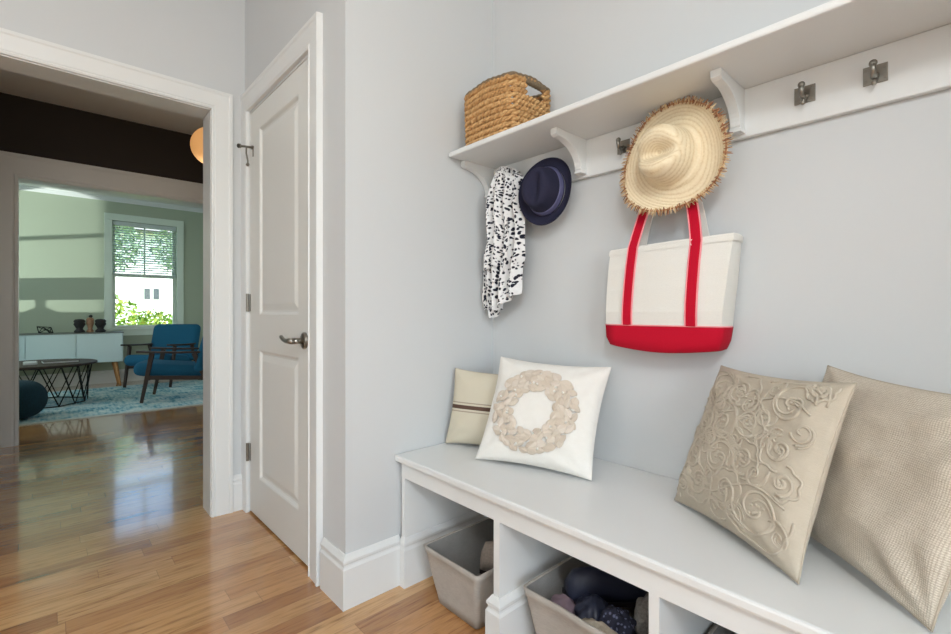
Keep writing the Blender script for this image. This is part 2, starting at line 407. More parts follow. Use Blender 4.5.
# baseboards
BB = [(0, 0), (.018, 0), (.018, .138), (.013, .146), (.012, .152), (.016, .158), (.016, .166), (.009, .176), (.004, .184), (0, .184)]
def baseboard(name, path, flip=1, mat='trim'):
    bm = B(); sweep(bm, [(x, y, 0) for x, y in path], (0, 0, 1), BB, flip); return struct(name, bm, mat)
baseboard('baseboard_left', [(-1.672, YD), (XS, YD), (XS, .983)], 1)
baseboard('baseboard_doorway', [(XW, .703), (XW, YD-.0)], 1)
baseboard('baseboard_living', [(LX, -1.99), (LX, 2.99)], 1)
baseboard('baseboard_front', [(2.19, -2.3), (XW+.01, -2.3)], -1)
# crown in the living room
bm = B(); sweep(bm, [(LX, -1.99, CZ), (LX, 2.99, CZ)], (0, 0, 1), [(0, 0), (.055, 0), (.055, -.010), (.035, -.022), (.02, -.044), (.010, -.058), (0, -.058)], 1)
struct('trim_4', bm, 'trim')

# casings
CAS = [(0, 0), (0, .015), (.008, .019), (.012, .014), (.018, .017), (.072, .020), (.078, .024), (.09, .024), (.092, 0)]
def casing(name, path, A, flip, width=.092, mat='trim'):
    k = width/.092; bm = B(); sweep(bm, path, A, [(a*k, b) for a, b in CAS], flip); return struct(name, bm, mat)
DI0, DI1, DIZ = -2.535, -1.772, 2.075
casing('trim_1', [(DX0+.014, YD, 0), (DX0+.014, YD, DZ+.006), (DX1+.006, YD, DZ+.006), (DX1+.006, YD, 0)], (0, -1, 0), -1, .098)
casing('trim_2', [(XW, OY0, 0), (XW, OY0, OZ), (XW, OY1, OZ), (XW, OY1, 0)], (1, 0, 0), -1, .098)
casing('trim_3', [(HX, -.171, 0), (HX, -.171, 2.07), (HX, 1.9, 2.07), (HX, 1.9, 0)], (1, 0, 0), -1, .185)
# jamb linings
bm = B(); box(bm, XW-.15, XW+.001, OY1-.002, OY1+.012, 0, OZ); box(bm, XW-.15, XW+.001, OY0-.012, OY0+.002, 0, OZ); box(bm, XW-.15, XW+.001, OY0, OY1, OZ-.004, OZ+.01)
struct('trim_5', bm, 'trim')
bm = B(); box(bm, HX-.145, HX+.001, -.182, -.170, 0, 2.07); box(bm, HX-.145, HX+.001, 1.899, 1.91, 0, 2.07); box(bm, HX-.145, HX+.001, -.17, 1.9, 2.066, 2.08)
struct('trim_6', bm, 'trim')

# ------------------------------------------------------------------ closet door
door = bpy.data.objects.new('door_1', None); C.objects.link(door); door.location = (DX0+.018, YD+.002, .012); door['kind'] = 'structure'
def door_leaf():
    W, Hh, T = .755, 2.035, .035
    ox, oz = door.location.x, door.location.z
    panels = [(-2.415-ox, -1.925-ox, 1.018-oz, 1.938-oz), (-2.415-ox, -1.925-ox, .205-oz, .842-oz)]
    bm = B()
    x0, x1 = panels[0][0], panels[0][1]
    zs = [0, panels[1][2], panels[1][3], panels[0][2], panels[0][3], Hh]; xs = [0, x0, x1, W]
    g = {(i, j): bm.verts.new((xs[i], 0, zs[j])) for i in range(4) for j in range(6)}
    for i in range(3):
        for j in range(5):
            if i == 1 and j in (1, 3):
                ring = [g[1, j], g[2, j], g[2, j+1], g[1, j+1]]
                X0, X1, Z0, Z1 = xs[1], xs[2], zs[j], zs[j+1]
                for ins, dep in ((.006, .003), (.013, .012), (.022, .013), (.05, .004), (.056, .0035)):
                    nr = [bm.verts.new(p) for p in ((X0+ins, dep, Z0+ins), (X1-ins, dep, Z0+ins), (X1-ins, dep, Z1-ins), (X0+ins, dep, Z1-ins))]
                    for k in range(4): bm.faces.new((ring[k], ring[(k+1) % 4], nr[(k+1) % 4], nr[k]))
                    ring = nr
                bm.faces.new(ring)
            else: bm.faces.new((g[i, j], g[i+1, j], g[i+1, j+1], g[i, j+1]))
    bk = [bm.verts.new((x, T, z)) for x, z in ((0, 0), (W, 0), (W, Hh), (0, Hh))]
    bm.faces.new(bk[::-1])
    bot = [g[i, 0] for i in range(4)]; top = [g[i, 5] for i in range(4)]; lf = [g[0, j] for j in range(6)]; rt = [g[3, j] for j in range(6)]
    bm.faces.new(bot[::-1]+[bk[0], bk[1]]); bm.faces.new(top+[bk[2], bk[3]]); bm.faces.new(lf+[bk[3], bk[0]]); bm.faces.new(rt[::-1]+[bk[1], bk[2]])
    return obj('door_leaf', bm, 'door_white', door)
door_leaf()
bm = B(); box(bm, -.016, -.003, -.001, .10, 0, 2.04); box(bm, .758, .770, -.001, .10, 0, 2.04); box(bm, -.016, .770, -.001, .10, 2.038, 2.05)
obj('door_jamb', bm, 'trim', door)
for z in (.30, 1.066):
    bm = B(); cyl(bm, (-.004, -.012, z-.046), (-.004, -.012, z+.046), .0075, n=12); box(bm, -.016, .012, -.003, .001, z-.044, z+.044)
    h = obj('hinge', bm, 'nickel', door)
bm = B(); P = [V(p)-door.location for p in ((-2.451, .690, 1.840), (-2.500, .760, 1.862), (-2.462, .722, 1.845), (-2.440, .722, 1.775), (-2.436, .722, 1.755))]
cyl(bm, P[0], P[1], .006, n=10); cyl(bm, P[0], P[0]+V((.004, -.008, -.002)), .011, n=12); cyl(bm, P[1], P[1]+V((-.004, .012, .001)), .010, n=12)
tube(bm, [P[2], P[2].lerp(P[3], .5)+V((.002, -.004, 0)), P[3], P[4]], .004, 8); cyl(bm, P[4], P[4]+V((.004, -.004, -.007)), .008, n=10); cyl(bm, P[1]+V((0, .008, .004)), P[1]+V((0, .008, -.045)), .006, n=10)
obj('hinge_pin_stop', bm, 'nickel', door)
lev = B(); lx, lz = .695, .902
cyl(lev, (lx, 0, lz), (lx, -.007, lz), .034, .034, 28); cyl(lev, (lx, -.007, lz), (lx, -.012, lz), .034, .026, 28)
cyl(lev, (lx, -.01, lz), (lx, -.055, lz), .012, n=16)
tube(lev, [(lx+.012, -.055, lz), (lx-.02, -.057, lz), (lx-.06, -.056, lz-.001), (lx-.09, -.055, lz+.003), (lx-.112, -.054, lz+.012), (lx-.128, -.052, lz+.014)], lambda i: [.012, .012, .0095, .009, .0085, .006][i], 12)
o = obj('lever_handle', lev, 'nickel', door, smooth=True)

# ------------------------------------------------------------------ bench
ZB = .493
bench = thing('storage_bench', 'white built-in storage bench running below the coat shelf', 'bench', (XS, YB, 0))
def rel(o, t): o.location = -V(t.location); return o
bm = B(); box(bm, XS+.004, XR-.002, .962, YB-.001, .468, ZB)
rel(obj('bench_top', bm, 'trim', bench, bevel=.006), bench)
bm = B(); box(bm, XS+.021, XR-.002, .983, 1.005, .408, .4675)
rel(obj('apron', bm, 'trim', bench), bench)
DIV = [(-.992, -.968), (-.503, -.479), (-.013, .011)]
bm = B(); box(bm, XS+.021, -1.464, .984, YB-.001, 0, .4675); rel(obj('end_panel', bm, 'trim', bench), bench)
bm = B(); sweep(bm, [(XS+.020, .984, 0), (-1.464, .984, 0), (-1.464, 1.46, 0)], (0, 0, 1), [(c*.5, d) for c, d in BB], 1); rel(obj('plinth', bm, 'trim', bench), bench)
for a, b in DIV:
    bm = B(); box(bm, a, b, .984, YB-.001, 0, .4675); rel(obj('divider', bm, 'trim', bench), bench)
    bm = B(); sweep(bm, [(a, 1.46, 0), (a, .984, 0), (b, .984, 0), (b, 1.46, 0)], (0, 0, 1), BB, 1); rel(obj('plinth', bm, 'trim', bench), bench)
bm = B(); box(bm, -1.462, XR-.002, YB-.015, YB-.001, 0, .467); rel(obj('back_panel', bm, 'trim', bench), bench)

# ------------------------------------------------------------------ shelf with coat rail
shelf = thing('coat_shelf', 'long white wall shelf with bracketed coat rail and hooks', 'shelf', (XS, YB, 1.53))
bm = B(); box(bm, XS+.012, XR-.002, 1.218, YB-.001, 1.6685, 1.6895); rel(obj('shelf_board', bm, 'trim', shelf, bevel=.006), shelf)
bm = B(); box(bm, XS+.002, XR-.002, 1.470, YB-.001, 1.530, 1.6684); rel(obj('rail_board', bm, 'trim', shelf, bevel=.003), shelf)
def bracket(xc):
    prof = [(1.470, 1.6684), (1.292, 1.6684), (1.292, 1.648), (1.298, 1.645)]
    for k in range(0, 13):
        a = PI/2*k/12; prof.append((1.306+.128*math.sin(a), 1.642-.086*(1-math.cos(a))))
    prof += [(1.437, 1.552), (1.437, 1.541), (1.470, 1.541)]
    bm = B(); n = len(prof); w = .0135
    a = [bm.verts.new((xc-w, y, z)) for y, z in prof]; b = [bm.verts.new((xc+w, y, z)) for y, z in prof]
    for i in range(n): bm.faces.new((a[i], a[(i+1) % n], b[(i+1) % n], b[i]))
    bm.faces.new(a); bm.faces.new(b[::-1])
    box(bm, xc-w-.002, xc+w+.002, 1.434, 1.470, 1.540, 1.549)
    rel(obj('bracket', bm, 'trim', shelf, bevel=.0015), shelf)
for xc in (-1.489, -1.008, -.476, .055): bracket(xc)
def coat_hook(x, z=1.602):
    h = bpy.data.objects.new('coat_hook', None); C.objects.link(h); h.parent = shelf; h.location = V((x, 1.470, z))-V(shelf.location)
    bm = B(); box(bm, -.023, .023, -.004, 0, -.022, .022)
    for sx in (-1, 1):
        for sz in (-1, 1): cyl(bm, (sx*.018, -.004, sz*.013), (sx*.018, -.0055, sz*.013), .003, n=8)
    obj('mounting_plate', bm, 'nickel', h, bevel=.0015)
    bm = B(); cyl(bm, (0, -.004, -.006), (0, -.012, -.006), .009, n=14)
    tube(bm, [(0, -.008, -.004), (0, -.022, -.012), (0, -.034, -.010), (0, -.038, .004), (0, -.036, .014)], lambda i: [.006, .006, .006, .006, .0075][i], 10)
    sphere(bm, (0, -.036, .015), .0085, 6)
    tube(bm, [(0, -.008, -.008), (0, -.018, -.02), (0, -.022, -.026)], .005, 8); sphere(bm, (0, -.022, -.027), .006, 5)
    obj('prong', bm, 'nickel', h, smooth=True)
for x in (-1.345, -1.165, -.842, -.655, -.318, -.176, .20, .40): coat_hook(x, 1.575 if x in (-1.165, -.655) else 1.602)

# ------------------------------------------------------------------ pillows
def pillow_surface(BL, BR, TR, TL, thick, pull=.07, seed=0, wr=.006, sag=.0):
    BL, BR, TR, TL = map(V, (BL, BR, TR, TL))
    nrm = ((BR-BL).cross(TL-BL)).normalized()   # towards the room (-y) for left-to-right bottoms
    def S(u, v, side):
        uu = u*(1-pull*(1-abs(v)**2.2)*abs(u)**3); vv = v*(1-pull*(1-abs(u)**2.2)*abs(v)**3)
        a, b = (uu+1)/2, (vv+1)/2
        p = BL*(1-a)*(1-b)+BR*a*(1-b)+TR*a*b+TL*(1-a)*b
        e = max(0, (1-abs(u)**2.4))*max(0, (1-abs(v)**2.4))
        prof = e**.5
        d = thick/2*prof*(1-sag*v)
        d += wr*prof*(fbm((u*2.2, v*2.2, side), 1, seed)+.6*fbm((u*5, v*5, side), 1, seed+3))
        # tension folds running in from the corners
        for cu, cv in ((-1, -1), (1, -1), (1, 1), (-1, 1)):
            q = math.hypot(u-cu, v-cv); ang = math.atan2(abs(v-cv), abs(u-cu))
            d += wr*1.1*math.exp(-((q-.42)/.26)**2)*math.sin(ang*9+seed+cu*2+cv)*prof
        return p+nrm*d*side
    return S, nrm
def pillow(name, label, corners, thick, mat, seed=0, N=36, group=None, cat='cushion', **k):
    S, nrm = pillow_surface(*corners, thick, seed=seed, **k)
    bm = B(); uvl = bm.loops.layers.uv.new('UVMap'); vuv = {}
    G = {}
    for side in (1, -1):
        for i in range(N+1):
            for j in range(N+1):
                if side == -1 and (i in (0, N) or j in (0, N)): G[side, i, j] = G[1, i, j]; continue
                u, v = math.sin((i/N*2-1)*PI/2*.999)/.99999, math.sin((j/N*2-1)*PI/2*.999)/.99999
                u = max(-1, min(1, u)); v = max(-1, min(1, v))
                vt = bm.verts.new(S(u, v, side)); G[side, i, j] = vt; vuv[vt] = ((u+1)/2, (v+1)/2)
    for side in (1, -1):
        for i in range(N):
            for j in range(N):
                q = [G[side, i, j], G[side, i+1, j], G[side, i+1, j+1], G[side, i, j+1]]
                f = bm.faces.new(q if side == 1 else q[::-1])
                for lp in f.loops: lp[uvl].uv = vuv[lp.vert]
    c = V(corners[0])*.5+V(corners[1])*.5
    t = thing(name, label, cat, (c.x, c.y, ZB), 0, group)
    cov = obj('cover', bm, mat, t, smooth=True); rel(cov, t)
    # seam cord
    bm = B(); pts = []
    M_ = 20
    for a, b in (((-1, -1), (1, -1)), ((1, -1), (1, 1)), ((1, 1), (-1, 1)), ((-1, 1), (-1, -1))):
        for q in range(M_): s = q/M_; pts.append(S(a[0]+(b[0]-a[0])*s, a[1]+(b[1]-a[1])*s, 1))
    tube(bm, pts, .0022, 6, closed=True)
    rel(obj('seam', bm, mat if mat != 'stripe' else 'linen', t, smooth=True), t)
    return t, S, nrm

GP = 'cushions leaning on the bench'
pillow('cushion', 'small oatmeal lumbar cushion with brown stripes in the left bench corner',
       [(-1.474, 1.188, .500), (-1.190, 1.312, .500), (-1.195, 1.385, .785), (-1.474, 1.240, .797)], .09, 'stripe', 3, group=GP, wr=.004)
t2, S2, n2 = pillow('cushion', 'white square cushion with a beige felt leaf wreath', 
       [(-1.245, 1.143, .499), (-.838, 1.266, .499), (-.864, 1.425, .840), (-1.275, 1.305, .855)], .12, 'white_linen', 5, group=GP)
# wreath of felt leaves
rnd = random.Random(4)
bm = B()
def surf_pt(S, nrm, u, v, h): return S(max(-.98, min(.98, u)), max(-.98, min(.98, v)), 1)+nrm*h
for ring, (rad, cnt) in enumerate(((.68, 34), (.58, 31), (.47, 25), (.385, 17))):
    for k in range(cnt):
        a = 2*PI*k/cnt+rnd.uniform(-.08, .08)+ring*.1
        cu, cv = -.045+rad*1.03*math.cos(a), -.03+rad*1.07*math.sin(a)
        d = a+PI/2+rnd.choice((-1, 1))*rnd.uniform(.25, .75)+(.2 if ring == 0 else 0)
        L, W = rnd.uniform(.17, .23), rnd.uniform(.055, .078); lift = .003+.0012*(3-ring if ring else 1)+rnd.uniform(0, .002)
        du, dv = math.cos(d), math.sin(d); rows = []
        for s in range(7):
            q = s/6; w = W*math.sin(PI*min(1, q*.96+.04))**.8; row = []
            for e in (-1, 0, 1):
                uu = cu+du*L*(q-.5)-dv*w*e; vv = cv+dv*L*(q-.5)+du*w*e
                row.append(surf_pt(S2, n2, uu, vv, lift+.004*q+(.0025 if e == 0 else 0)))
            rows.append(row)
        RR = [[bm.verts.new(p) for p in r] for r in rows]
        RB = [[bm.verts.new(p-n2*.0022) for p in r] for r in rows]
        for s in range(6):
            for e in range(2):
                bm.faces.new((RR[s][e], RR[s+1][e], RR[s+1][e+1], RR[s][e+1])); bm.faces.new((RB[s][e], RB[s][e+1], RB[s+1][e+1], RB[s+1][e]))
            bm.faces.new((RR[s][0], RB[s][0], RB[s+1][0], RR[s+1][0])); bm.faces.new((RR[s][2], RR[s+1][2], RB[s+1][2], RB[s][2]))
w = obj('wreath', bm, 'felt_leaf', t2, smooth=False); rel(w, t2); w['label'] = 'beige felt leaf wreath'
for k in range(22):
    a = 2*PI*k/22+rnd.uniform(-.2, .2); r = rnd.uniform(.42, .70); bm = B(); sphere(bm, surf_pt(S2, n2, -.045+r*math.cos(a), -.03+r*math.sin(a), .010), .0045, 5)
    rel(obj('bead', bm, 'white_linen', t2, smooth=True), t2)

t3, S3, n3 = pillow('cushion', 'beige linen cushion covered in raised scroll embroidery', 
       [(-.590, 1.305, .500), (-.244, 1.080, .500), (-.176, 1.220, .884), (-.514, 1.440, .874)], .115, 'linen', 8, group=GP, wr=.008)
bm = B()
def scroll(cu, cv, r, turns, a0, sgn, w=.0032, tail=None):
    pts = []
    n = int(22*turns)+6
    for k in range(n+1):
        q = k/n; a = a0+sgn*2*PI*turns*q; rr = r*(1-.82*q); pts.append((cu+rr*math.cos(a), cv+rr*math.sin(a)))
    if tail:
        p = pts[0]; pts = [(tail[0]+(p[0]-tail[0])*s/6, tail[1]+(p[1]-tail[1])*s/6+.03*math.sin(PI*s/6)) for s in range(6)]+pts
    line(pts, w)
def line(pts, w=.0032):
    P = [surf_pt(S3, n3, u, v, .0012) for u, v in pts if abs(u) < .93 and abs(v) < .93]
    if len(P) > 3: tube(bm, P, w, 6)
rnd = random.Random(11)
for cu, cv, r in ((-.62, .62, .20), (-.2, .66, .2), (.55, .62, .28), (-.66, .18, .2), (-.24, .2, .24), (.12, .3, .18), (-.6, -.28, .22), (-.16, -.22, .24),
                  (.2, -.12, .16), (-.42, -.58, .2), (.52, -.56, .30), (.6, .12, .16), (-.42, .42, .12), (-.4, -.02, .13), (.02, .52, .14), (.08, -.52, .17), (-.75, -.72, .14), (.78, .86, .1), (.74, -.2, .12)):
    s = rnd.choice((-1, 1)); a = rnd.uniform(0, 6.28)
    scroll(cu, cv, r, 1.5, a, s); scroll(cu, cv, r*1.14, .8, a+.3, s, .0028)
    n = 7
    pet = [(cu+(r*1.26+.035*abs(math.sin(q/48*PI*n)))*math.cos(q/48*2*PI+a), cv+(r*1.26+.035*abs(math.sin(q/48*PI*n)))*math.sin(q/48*2*PI+a)) for q in range(int(rnd.uniform(22, 42)))]
    line(pet, .0028)
    for q in range(9):
        b = rnd.uniform(0, 6.28); d = r*rnd.uniform(.1, .32); sphere(bm, surf_pt(S3, n3, max(-.9, min(.9, cu+d*math.cos(b))), max(-.9, min(.9, cv+d*math.sin(b))), .001), .0036, 4)
for cu, cv, r in ((-.78, .4, .1), (-.8, -.05, .12), (-.45, .78, .1), (.28, .78, .13), (.3, .42, .12), (.42, -.22, .13), (-.06, -.76, .14), (-.72, -.48, .11), (.26, -.72, .12), (.78, .36, .12), (.8, -.72, .12), (.02, .06, .11), (.38, .12, .12), (-.2, -.5, .11)):
    s = rnd.choice((-1, 1)); a = rnd.uniform(0, 6.28)
    scroll(cu, cv, r, 1.2, a, s, .0024); scroll(cu, cv, r*1.25, .9, a+1, s, .0022); scroll(cu, cv, r*1.45, .7, a+1.2, s, .0022)
for k in range(9):
    y0 = rnd.uniform(-.8, .8); ph = rnd.uniform(0, 6); sl = rnd.uniform(-.4, .4)
    line([(-.9+1.8*q/60, y0+sl*(q/60-.5)+.1*math.sin(q/60*9+ph)) for q in range(int(20+rnd.random()*40))], .0026)
o = obj('embroidery', bm, 'embroid', t3, smooth=True); rel(o, t3)
pillow('cushion', 'large beige coarse open weave cushion at the right end', 
       [(-.358, 1.385, .500), (-.058, 1.082, .500), (.060, 1.132, .886), (-.262, 1.434, .896)], .11, 'knit', 12, group=GP, wr=.012, N=44)

# ------------------------------------------------------------------ storage bins and contents
def storage_bin(label, x0, x1, yf, yb, zt, taper, x0b=None, x1b=None):
    cx, cy = (x0+x1)/2, (yf+yb)/2; t = thing('storage_bin', label, 'bin', (cx, cy, 0), 0, 'linen bins under the bench')
    W, D = x1-x0, yb-yf
    bw = W-2*taper; bm = B(); wob = lambda p, s: V((p[0]+.006*fbm((p[0], p[1], p[2]), 9, s), p[1]+.005*fbm(p, 8, s+2), p[2]))
    def ring(s, inset, z):
        w, d = bw+(W-bw)*s-2*inset, D-2*taper*.9*(1-s)-2*inset
        base = rrect(w, d, max(.008, .016-inset)); out = []
        # extra points on the long sides so the cloth can bow
        for a, b in zip(base, base[1:]+base[:1]):
            L = math.hypot(b[0]-a[0], b[1]-a[1]); m = 6 if L > .05 else 1
            for q in range(m):
                px, py = a[0]+(b[0]-a[0])*q/m, a[1]+(b[1]-a[1])*q/m
                bow = -.006*math.sin(PI*q/m)*math.sin(PI*s) if m > 1 else 0
                out.append((px*(1+bow*6), py*(1+bow*6), z))
        return out
    so = [0, .15, .3, .45, .6, .75, .88, .9, 1]
    R = [ring(s, 0 if s < .89 else -.0025, zt*s+.001) for s in so]+[ring(1, .002, zt+.002), ring(1, .007, zt)]
    R2 = [ring(s, .007, max(.008, zt*s)) for s in so[::-1]][1:]
    seed = cx*9
    R = [[wob(p, seed) if i not in (0,) else V(p) for p in r] for i, r in enumerate(R)]
    loft(bm, R, True, False); o = obj('shell', bm, 'bin', t, smooth=True)
    bm = B(); R2 = [R[-1]]+[[wob(p, seed) for p in r] for r in R2]; loft(bm, R2, False, True); obj('lining', bm, 'bin_in', t, smooth=True)
    return t
storage_bin('grey linen storage bin nearest the floor corner holding a taupe slipper', -1.352, -1.066, .985, 1.40, .200, .040)
storage_bin('grey linen storage bin filled with navy shoes and knitwear', -.918, -.560, 1.028, 1.43, .222, .040)
storage_bin('grey linen storage bin at the far right, mostly cut off', -.466, -.075, 1.045, 1.43, .222, .04)

def lump(c, sx, sy, sz, seed, amp=.25, fold=0, rz=0, n=18, freq=2.2):
    bm = B(); c = V(c); rings = []
    for i in range(n):
        p = -PI/2+PI*(i+.5)/n; r = []
        for k in range(2*n):
            a = 2*PI*k/(2*n); d = V((math.cos(p)*math.cos(a), math.cos(p)*math.sin(a), math.sin(p)))
            f = 1+amp*fbm(d, freq, seed)+fold*math.sin(d.x*9+3*fbm(d, 2, seed+4))
            q = V((d.x*sx*f, d.y*sy*f, d.z*sz*f)); r.append(c+Matrix.Rotation(rz, 3, 'Z') @ q)
        rings.append(r)
    loft(bm, rings); return bm
def lump_thing(name, label, cat, mat, c, sx, sy, sz, seed, **k):
    c = V(c); o = obj(name, lump((0, 0, 0), sx, sy, sz, seed, **k), mat, smooth=True); o.location = c; return tag(o, label, cat)
def shoe(name, label, c, rz, mat, L=.25, tilt=0, sole='dark_cloth'):
    t = thing(name, label, 'shoe', c, rz); t.rotation_euler = (tilt, 0, rz)
    prof = [(-.5, .032, .05), (-.42, .036, .085), (-.25, .036, .09), (-.08, .037, .085), (.08, .042, .068), (.25, .047, .05), (.4, .042, .036), (.48, .028, .024)]
    bm = B(); rings = []
    for s, w, h in prof: rings.append([V((s*L, w*math.cos(PI*k/10)*1.0, .012+h*math.sin(PI*k/10)**.8)) for k in range(11)])
    loft(bm, rings); obj('upper', bm, mat, t, smooth=True)
    bm = B(); loft(bm, [[V((s*L*1.02, w*1.06*e, z)) for e, z in ((-1, 0), (1, 0), (1, .014), (-1, .014))] for s, w, h in prof]); obj('sole', bm, sole, t)
    return t
shoe('slipper', 'taupe suede slipper lying inside the left linen bin', (-1.160, 1.205, .105), .62, 'taupe', .165, .08, 'black_felt')
lump_thing('folded_cloth', 'dark folded cloth at the bottom of the left linen bin', 'cloth', 'grey_knit', (-1.20, 1.20, .045), .075, .10, .030, 3)
shoe('sneaker', 'navy shoe on top of the pile in the middle bin', (-.775, 1.250, .165), .95, 'leather', .25, .15)
lump_thing('navy_pouch', 'navy cloth pouch lying in the middle bin', 'pouch', 'leather', (-.755, 1.145, .165), .05, .07, .05, 9, amp=.3, rz=.5)
lump_thing('print_scarf', 'crumpled navy printed cloth in the middle bin', 'cloth', 'navy_print', (-.672, 1.135, .180), .045, .05, .042, 11, amp=.35, fold=.08)
lump_thing('knit_hat', 'grey knitted cap at the right end of the middle bin', 'hat', 'grey_knit', (-.625, 1.225, .185), .038, .06, .06, 14, amp=.2)
lump_thing('folded_wrap', 'beige folded cloth at the front of the middle bin', 'cloth', 'beige_cloth', (-.68, 1.078, .165), .075, .022, .04, 17, amp=.25, fold=.06)
lump_thing('soft_slipper', 'mauve soft slipper at the left front of the middle bin', 'slipper', 'mauve', (-.828, 1.105, .17), .04, .035, .03, 19, amp=.25)
lump_thing('filler_cloth', 'dark cloth filling the bottom of the middle bin', 'cloth', 'dark_cloth', (-.74, 1.22, .065), .10, .12, .042, 21, amp=.15)
lump_thing('dark_garment', 'dark purple garment heaped in the right bin', 'cloth', 'dark_cloth', (-.28, 1.22, .150), .13, .13, .07, 23, amp=.3, fold=.05)

# ------------------------------------------------------------------ basket on the shelf
def basket():
    X0, X1, Y0, Y1, Z0, Z1 = -1.436, -1.150, 1.232, 1.4845, 1.690, 1.908
    cx, cy = (X0+X1)/2, (Y0+Y1)/2; t = thing('wicker_basket', 'square woven natural fibre basket on the left end of the shelf', 'basket', (cx, cy, Z0))
    r = .010; rows = 10; bm = B(); dz = (Z1-Z0-2*r)/(rows-1)
    w, d = X1-X0-2*r, Y1-Y0-2*r-.004
    def path(tp):
        base = rrect(w*tp, d*tp, .030, 5); pts = []
        for a, b in zip(base, base[1:]+base[:1]):
            L = math.hypot(b[0]-a[0], b[1]-a[1]); m = max(1, int(L/.0055))
            for q in range(m): pts.append((a[0]+(b[0]-a[0])*q/m, a[1]+(b[1]-a[1])*q/m))
        return pts
    for k in range(rows):
        z = r+k*dz; tp = .985+.015*k/(rows-1); P = path(tp)
        z_arr = [z+.006*(k/(rows-1))*math.cos(2*math.atan2(y/d, x/w)*2+PI)*-1 for x, y in P]
        hole = k in (rows-3, rows-2)
        segs = []; cur = []
        for (x, y), zz in zip(P, z_arr):
            gone = hole and abs(x) > w*.45 and abs(y-.012) < .047
            if gone:
                if len(cur) > 1: segs.append(cur)
                cur = []
            else: cur.append((x, y, zz))
        if cur:
            if segs and hole: segs[0] = cur+segs[0]
            else: segs.append(cur)
        for sg in segs:
            ph = k*PI
            for strand in (0, 1):   # two strands twisted round each other
                pts = []
                for i, p in enumerate(sg):
                    a = i*.9+ph+strand*PI; rad = math.hypot(p[0], p[1]) or 1
                    off = .005*math.cos(a); pts.append((p[0]*(1+off/rad), p[1]*(1+off/rad), p[2]+.0055*math.sin(a)))
                tube(bm, pts, .0074, 6, closed=not hole)
    obj('woven_body', bm, 'basket', t, smooth=True)
    bm = B(); box(bm, -w/2+.004, w/2-.004, -d/2+.004, d/2-.004, .001, .008); obj('base', bm, 'basket', t)
    bm = B(); P = path(1.0); tube(bm, [(x, y, Z1-Z0+.001+.006*math.cos(2*math.atan2(y/d, x/w)*2+PI)*-1) for x, y in P], lambda i: .0085+.0012*math.sin(i*1.3), 8, closed=True)
    obj('rim', bm, 'basket_grip', t, smooth=True)
    for s in (1, -1):
        bm = B(); tube(bm, [(s*w/2, -.045+.115*q/20, Z1-Z0-.009) for q in range(21)], lambda i: .0125+.0012*math.sin(i*2.2), 10)
        obj('handle_grip', bm, 'basket_grip', t, smooth=True)
    for s in (1, -1):  # corner uprights
        pass
basket()

# ------------------------------------------------------------------ hats
def orient(t, axis, upv=(0, 0, 1)):
    z = V(axis).normalized(); y = (V(upv)-z*V(upv).dot(z)).normalized(); x = y.cross(z)
    t.rotation_mode = 'QUATERNION'; t.rotation_quaternion = Matrix((x, y, z)).transposed().to_quaternion()
def hat_mesh(prof, n=72, ell=(1, 1), dent=None, brimwave=None):
    """prof = list of (r, z) from crown centre out to brim edge"""
    out = []
    for r, z in prof:
        row = []
        for k in range(n):
            a = 2*PI*k/n; x, y = r*ell[0]*math.cos(a), r*ell[1]*math.sin(a); zz = z
            if dent: zz = dent(x, y, zz, r)
            if brimwave: x, y, zz = brimwave(x, y, zz, r, a)
            row.append(V((x, y, zz)))
        out.append(row)
    return out
def shell(rows, th, capin=True):
    bm = B(); inner = []
    T = [[bm.verts.new(p) for p in r] for r in rows]; U = []
    n = len(rows[0])
    for i, r in enumerate(rows):
        rr = []
        for k, p in enumerate(r):
            t1 = rows[min(i+1, len(rows)-1)][k]-rows[max(i-1, 0)][k]; t2 = r[(k+1) % n]-r[k-1]
            nn = t1.cross(t2).normalized() if t1.cross(t2).length > 1e-9 else V((0, 0, 1)); rr.append(bm.verts.new(p-nn*th))
        U.append(rr)
    for i in range(len(rows)-1):
        for k in range(n):
            j = (k+1) % n
            bm.faces.new((T[i][k], T[i+1][k], T[i+1][j], T[i][j])); bm.faces.new((U[i][k], U[i][j], U[i+1][j], U[i+1][k]))
    for k in range(n):
        j = (k+1) % n; bm.faces.new((T[-1][k], U[-1][k], U[-1][j], T[-1][j]))
        if not capin: bm.faces.new((T[0][k], T[0][j], U[0][j], U[0][k]))
    if capin: bm.faces.new(T[0]); bm.faces.new(U[0][::-1])
    return bm
# straw hat
sh = thing('straw_hat', 'wide-brimmed straw hat with frayed brown edge hanging on the tote hook', 'hat', (-.636, 1.388, 1.496))
def arc(pts, n=10):
    out = []
    for (r0, z0), (r1, z1) in zip(pts, pts[1:]):
        for q in range(n): out.append((r0+(r1-r0)*q/n, z0+(z1-z0)*q/n))
    return out+[pts[-1]]
def smoothprof(ctrl, n=7):
    out = []
    P = [ctrl[0]]+list(ctrl)+[ctrl[-1]]
    for i in range(1, len(P)-2):
        for q in range(n):
            t = q/n; c = []
            for d in (0, 1):
                a, b, c_, e = P[i-1][d], P[i][d], P[i+1][d], P[i+2][d]
                c.append(.5*((2*b)+(-a+c_)*t+(2*a-5*b+4*c_-e)*t*t+(-a+3*b-3*c_+e)*t**3))
            out.append(tuple(c))
    return out+[ctrl[-1]]
CR = smoothprof([(.002, .112), (.03, .113), (.055, .107), (.070, .090), (.078, .05), (.084, .012), (.094, .002)])
BRM = smoothprof([(.094, .002), (.115, -.002), (.14, -.001), (.166, .008)])
def sdent(x, y, z, r):
    if z > .03: z -= .042*math.exp(-((y+.006)/.025)**2-(x/.08)**2)*min(1, (z-.03)/.05)
    return z
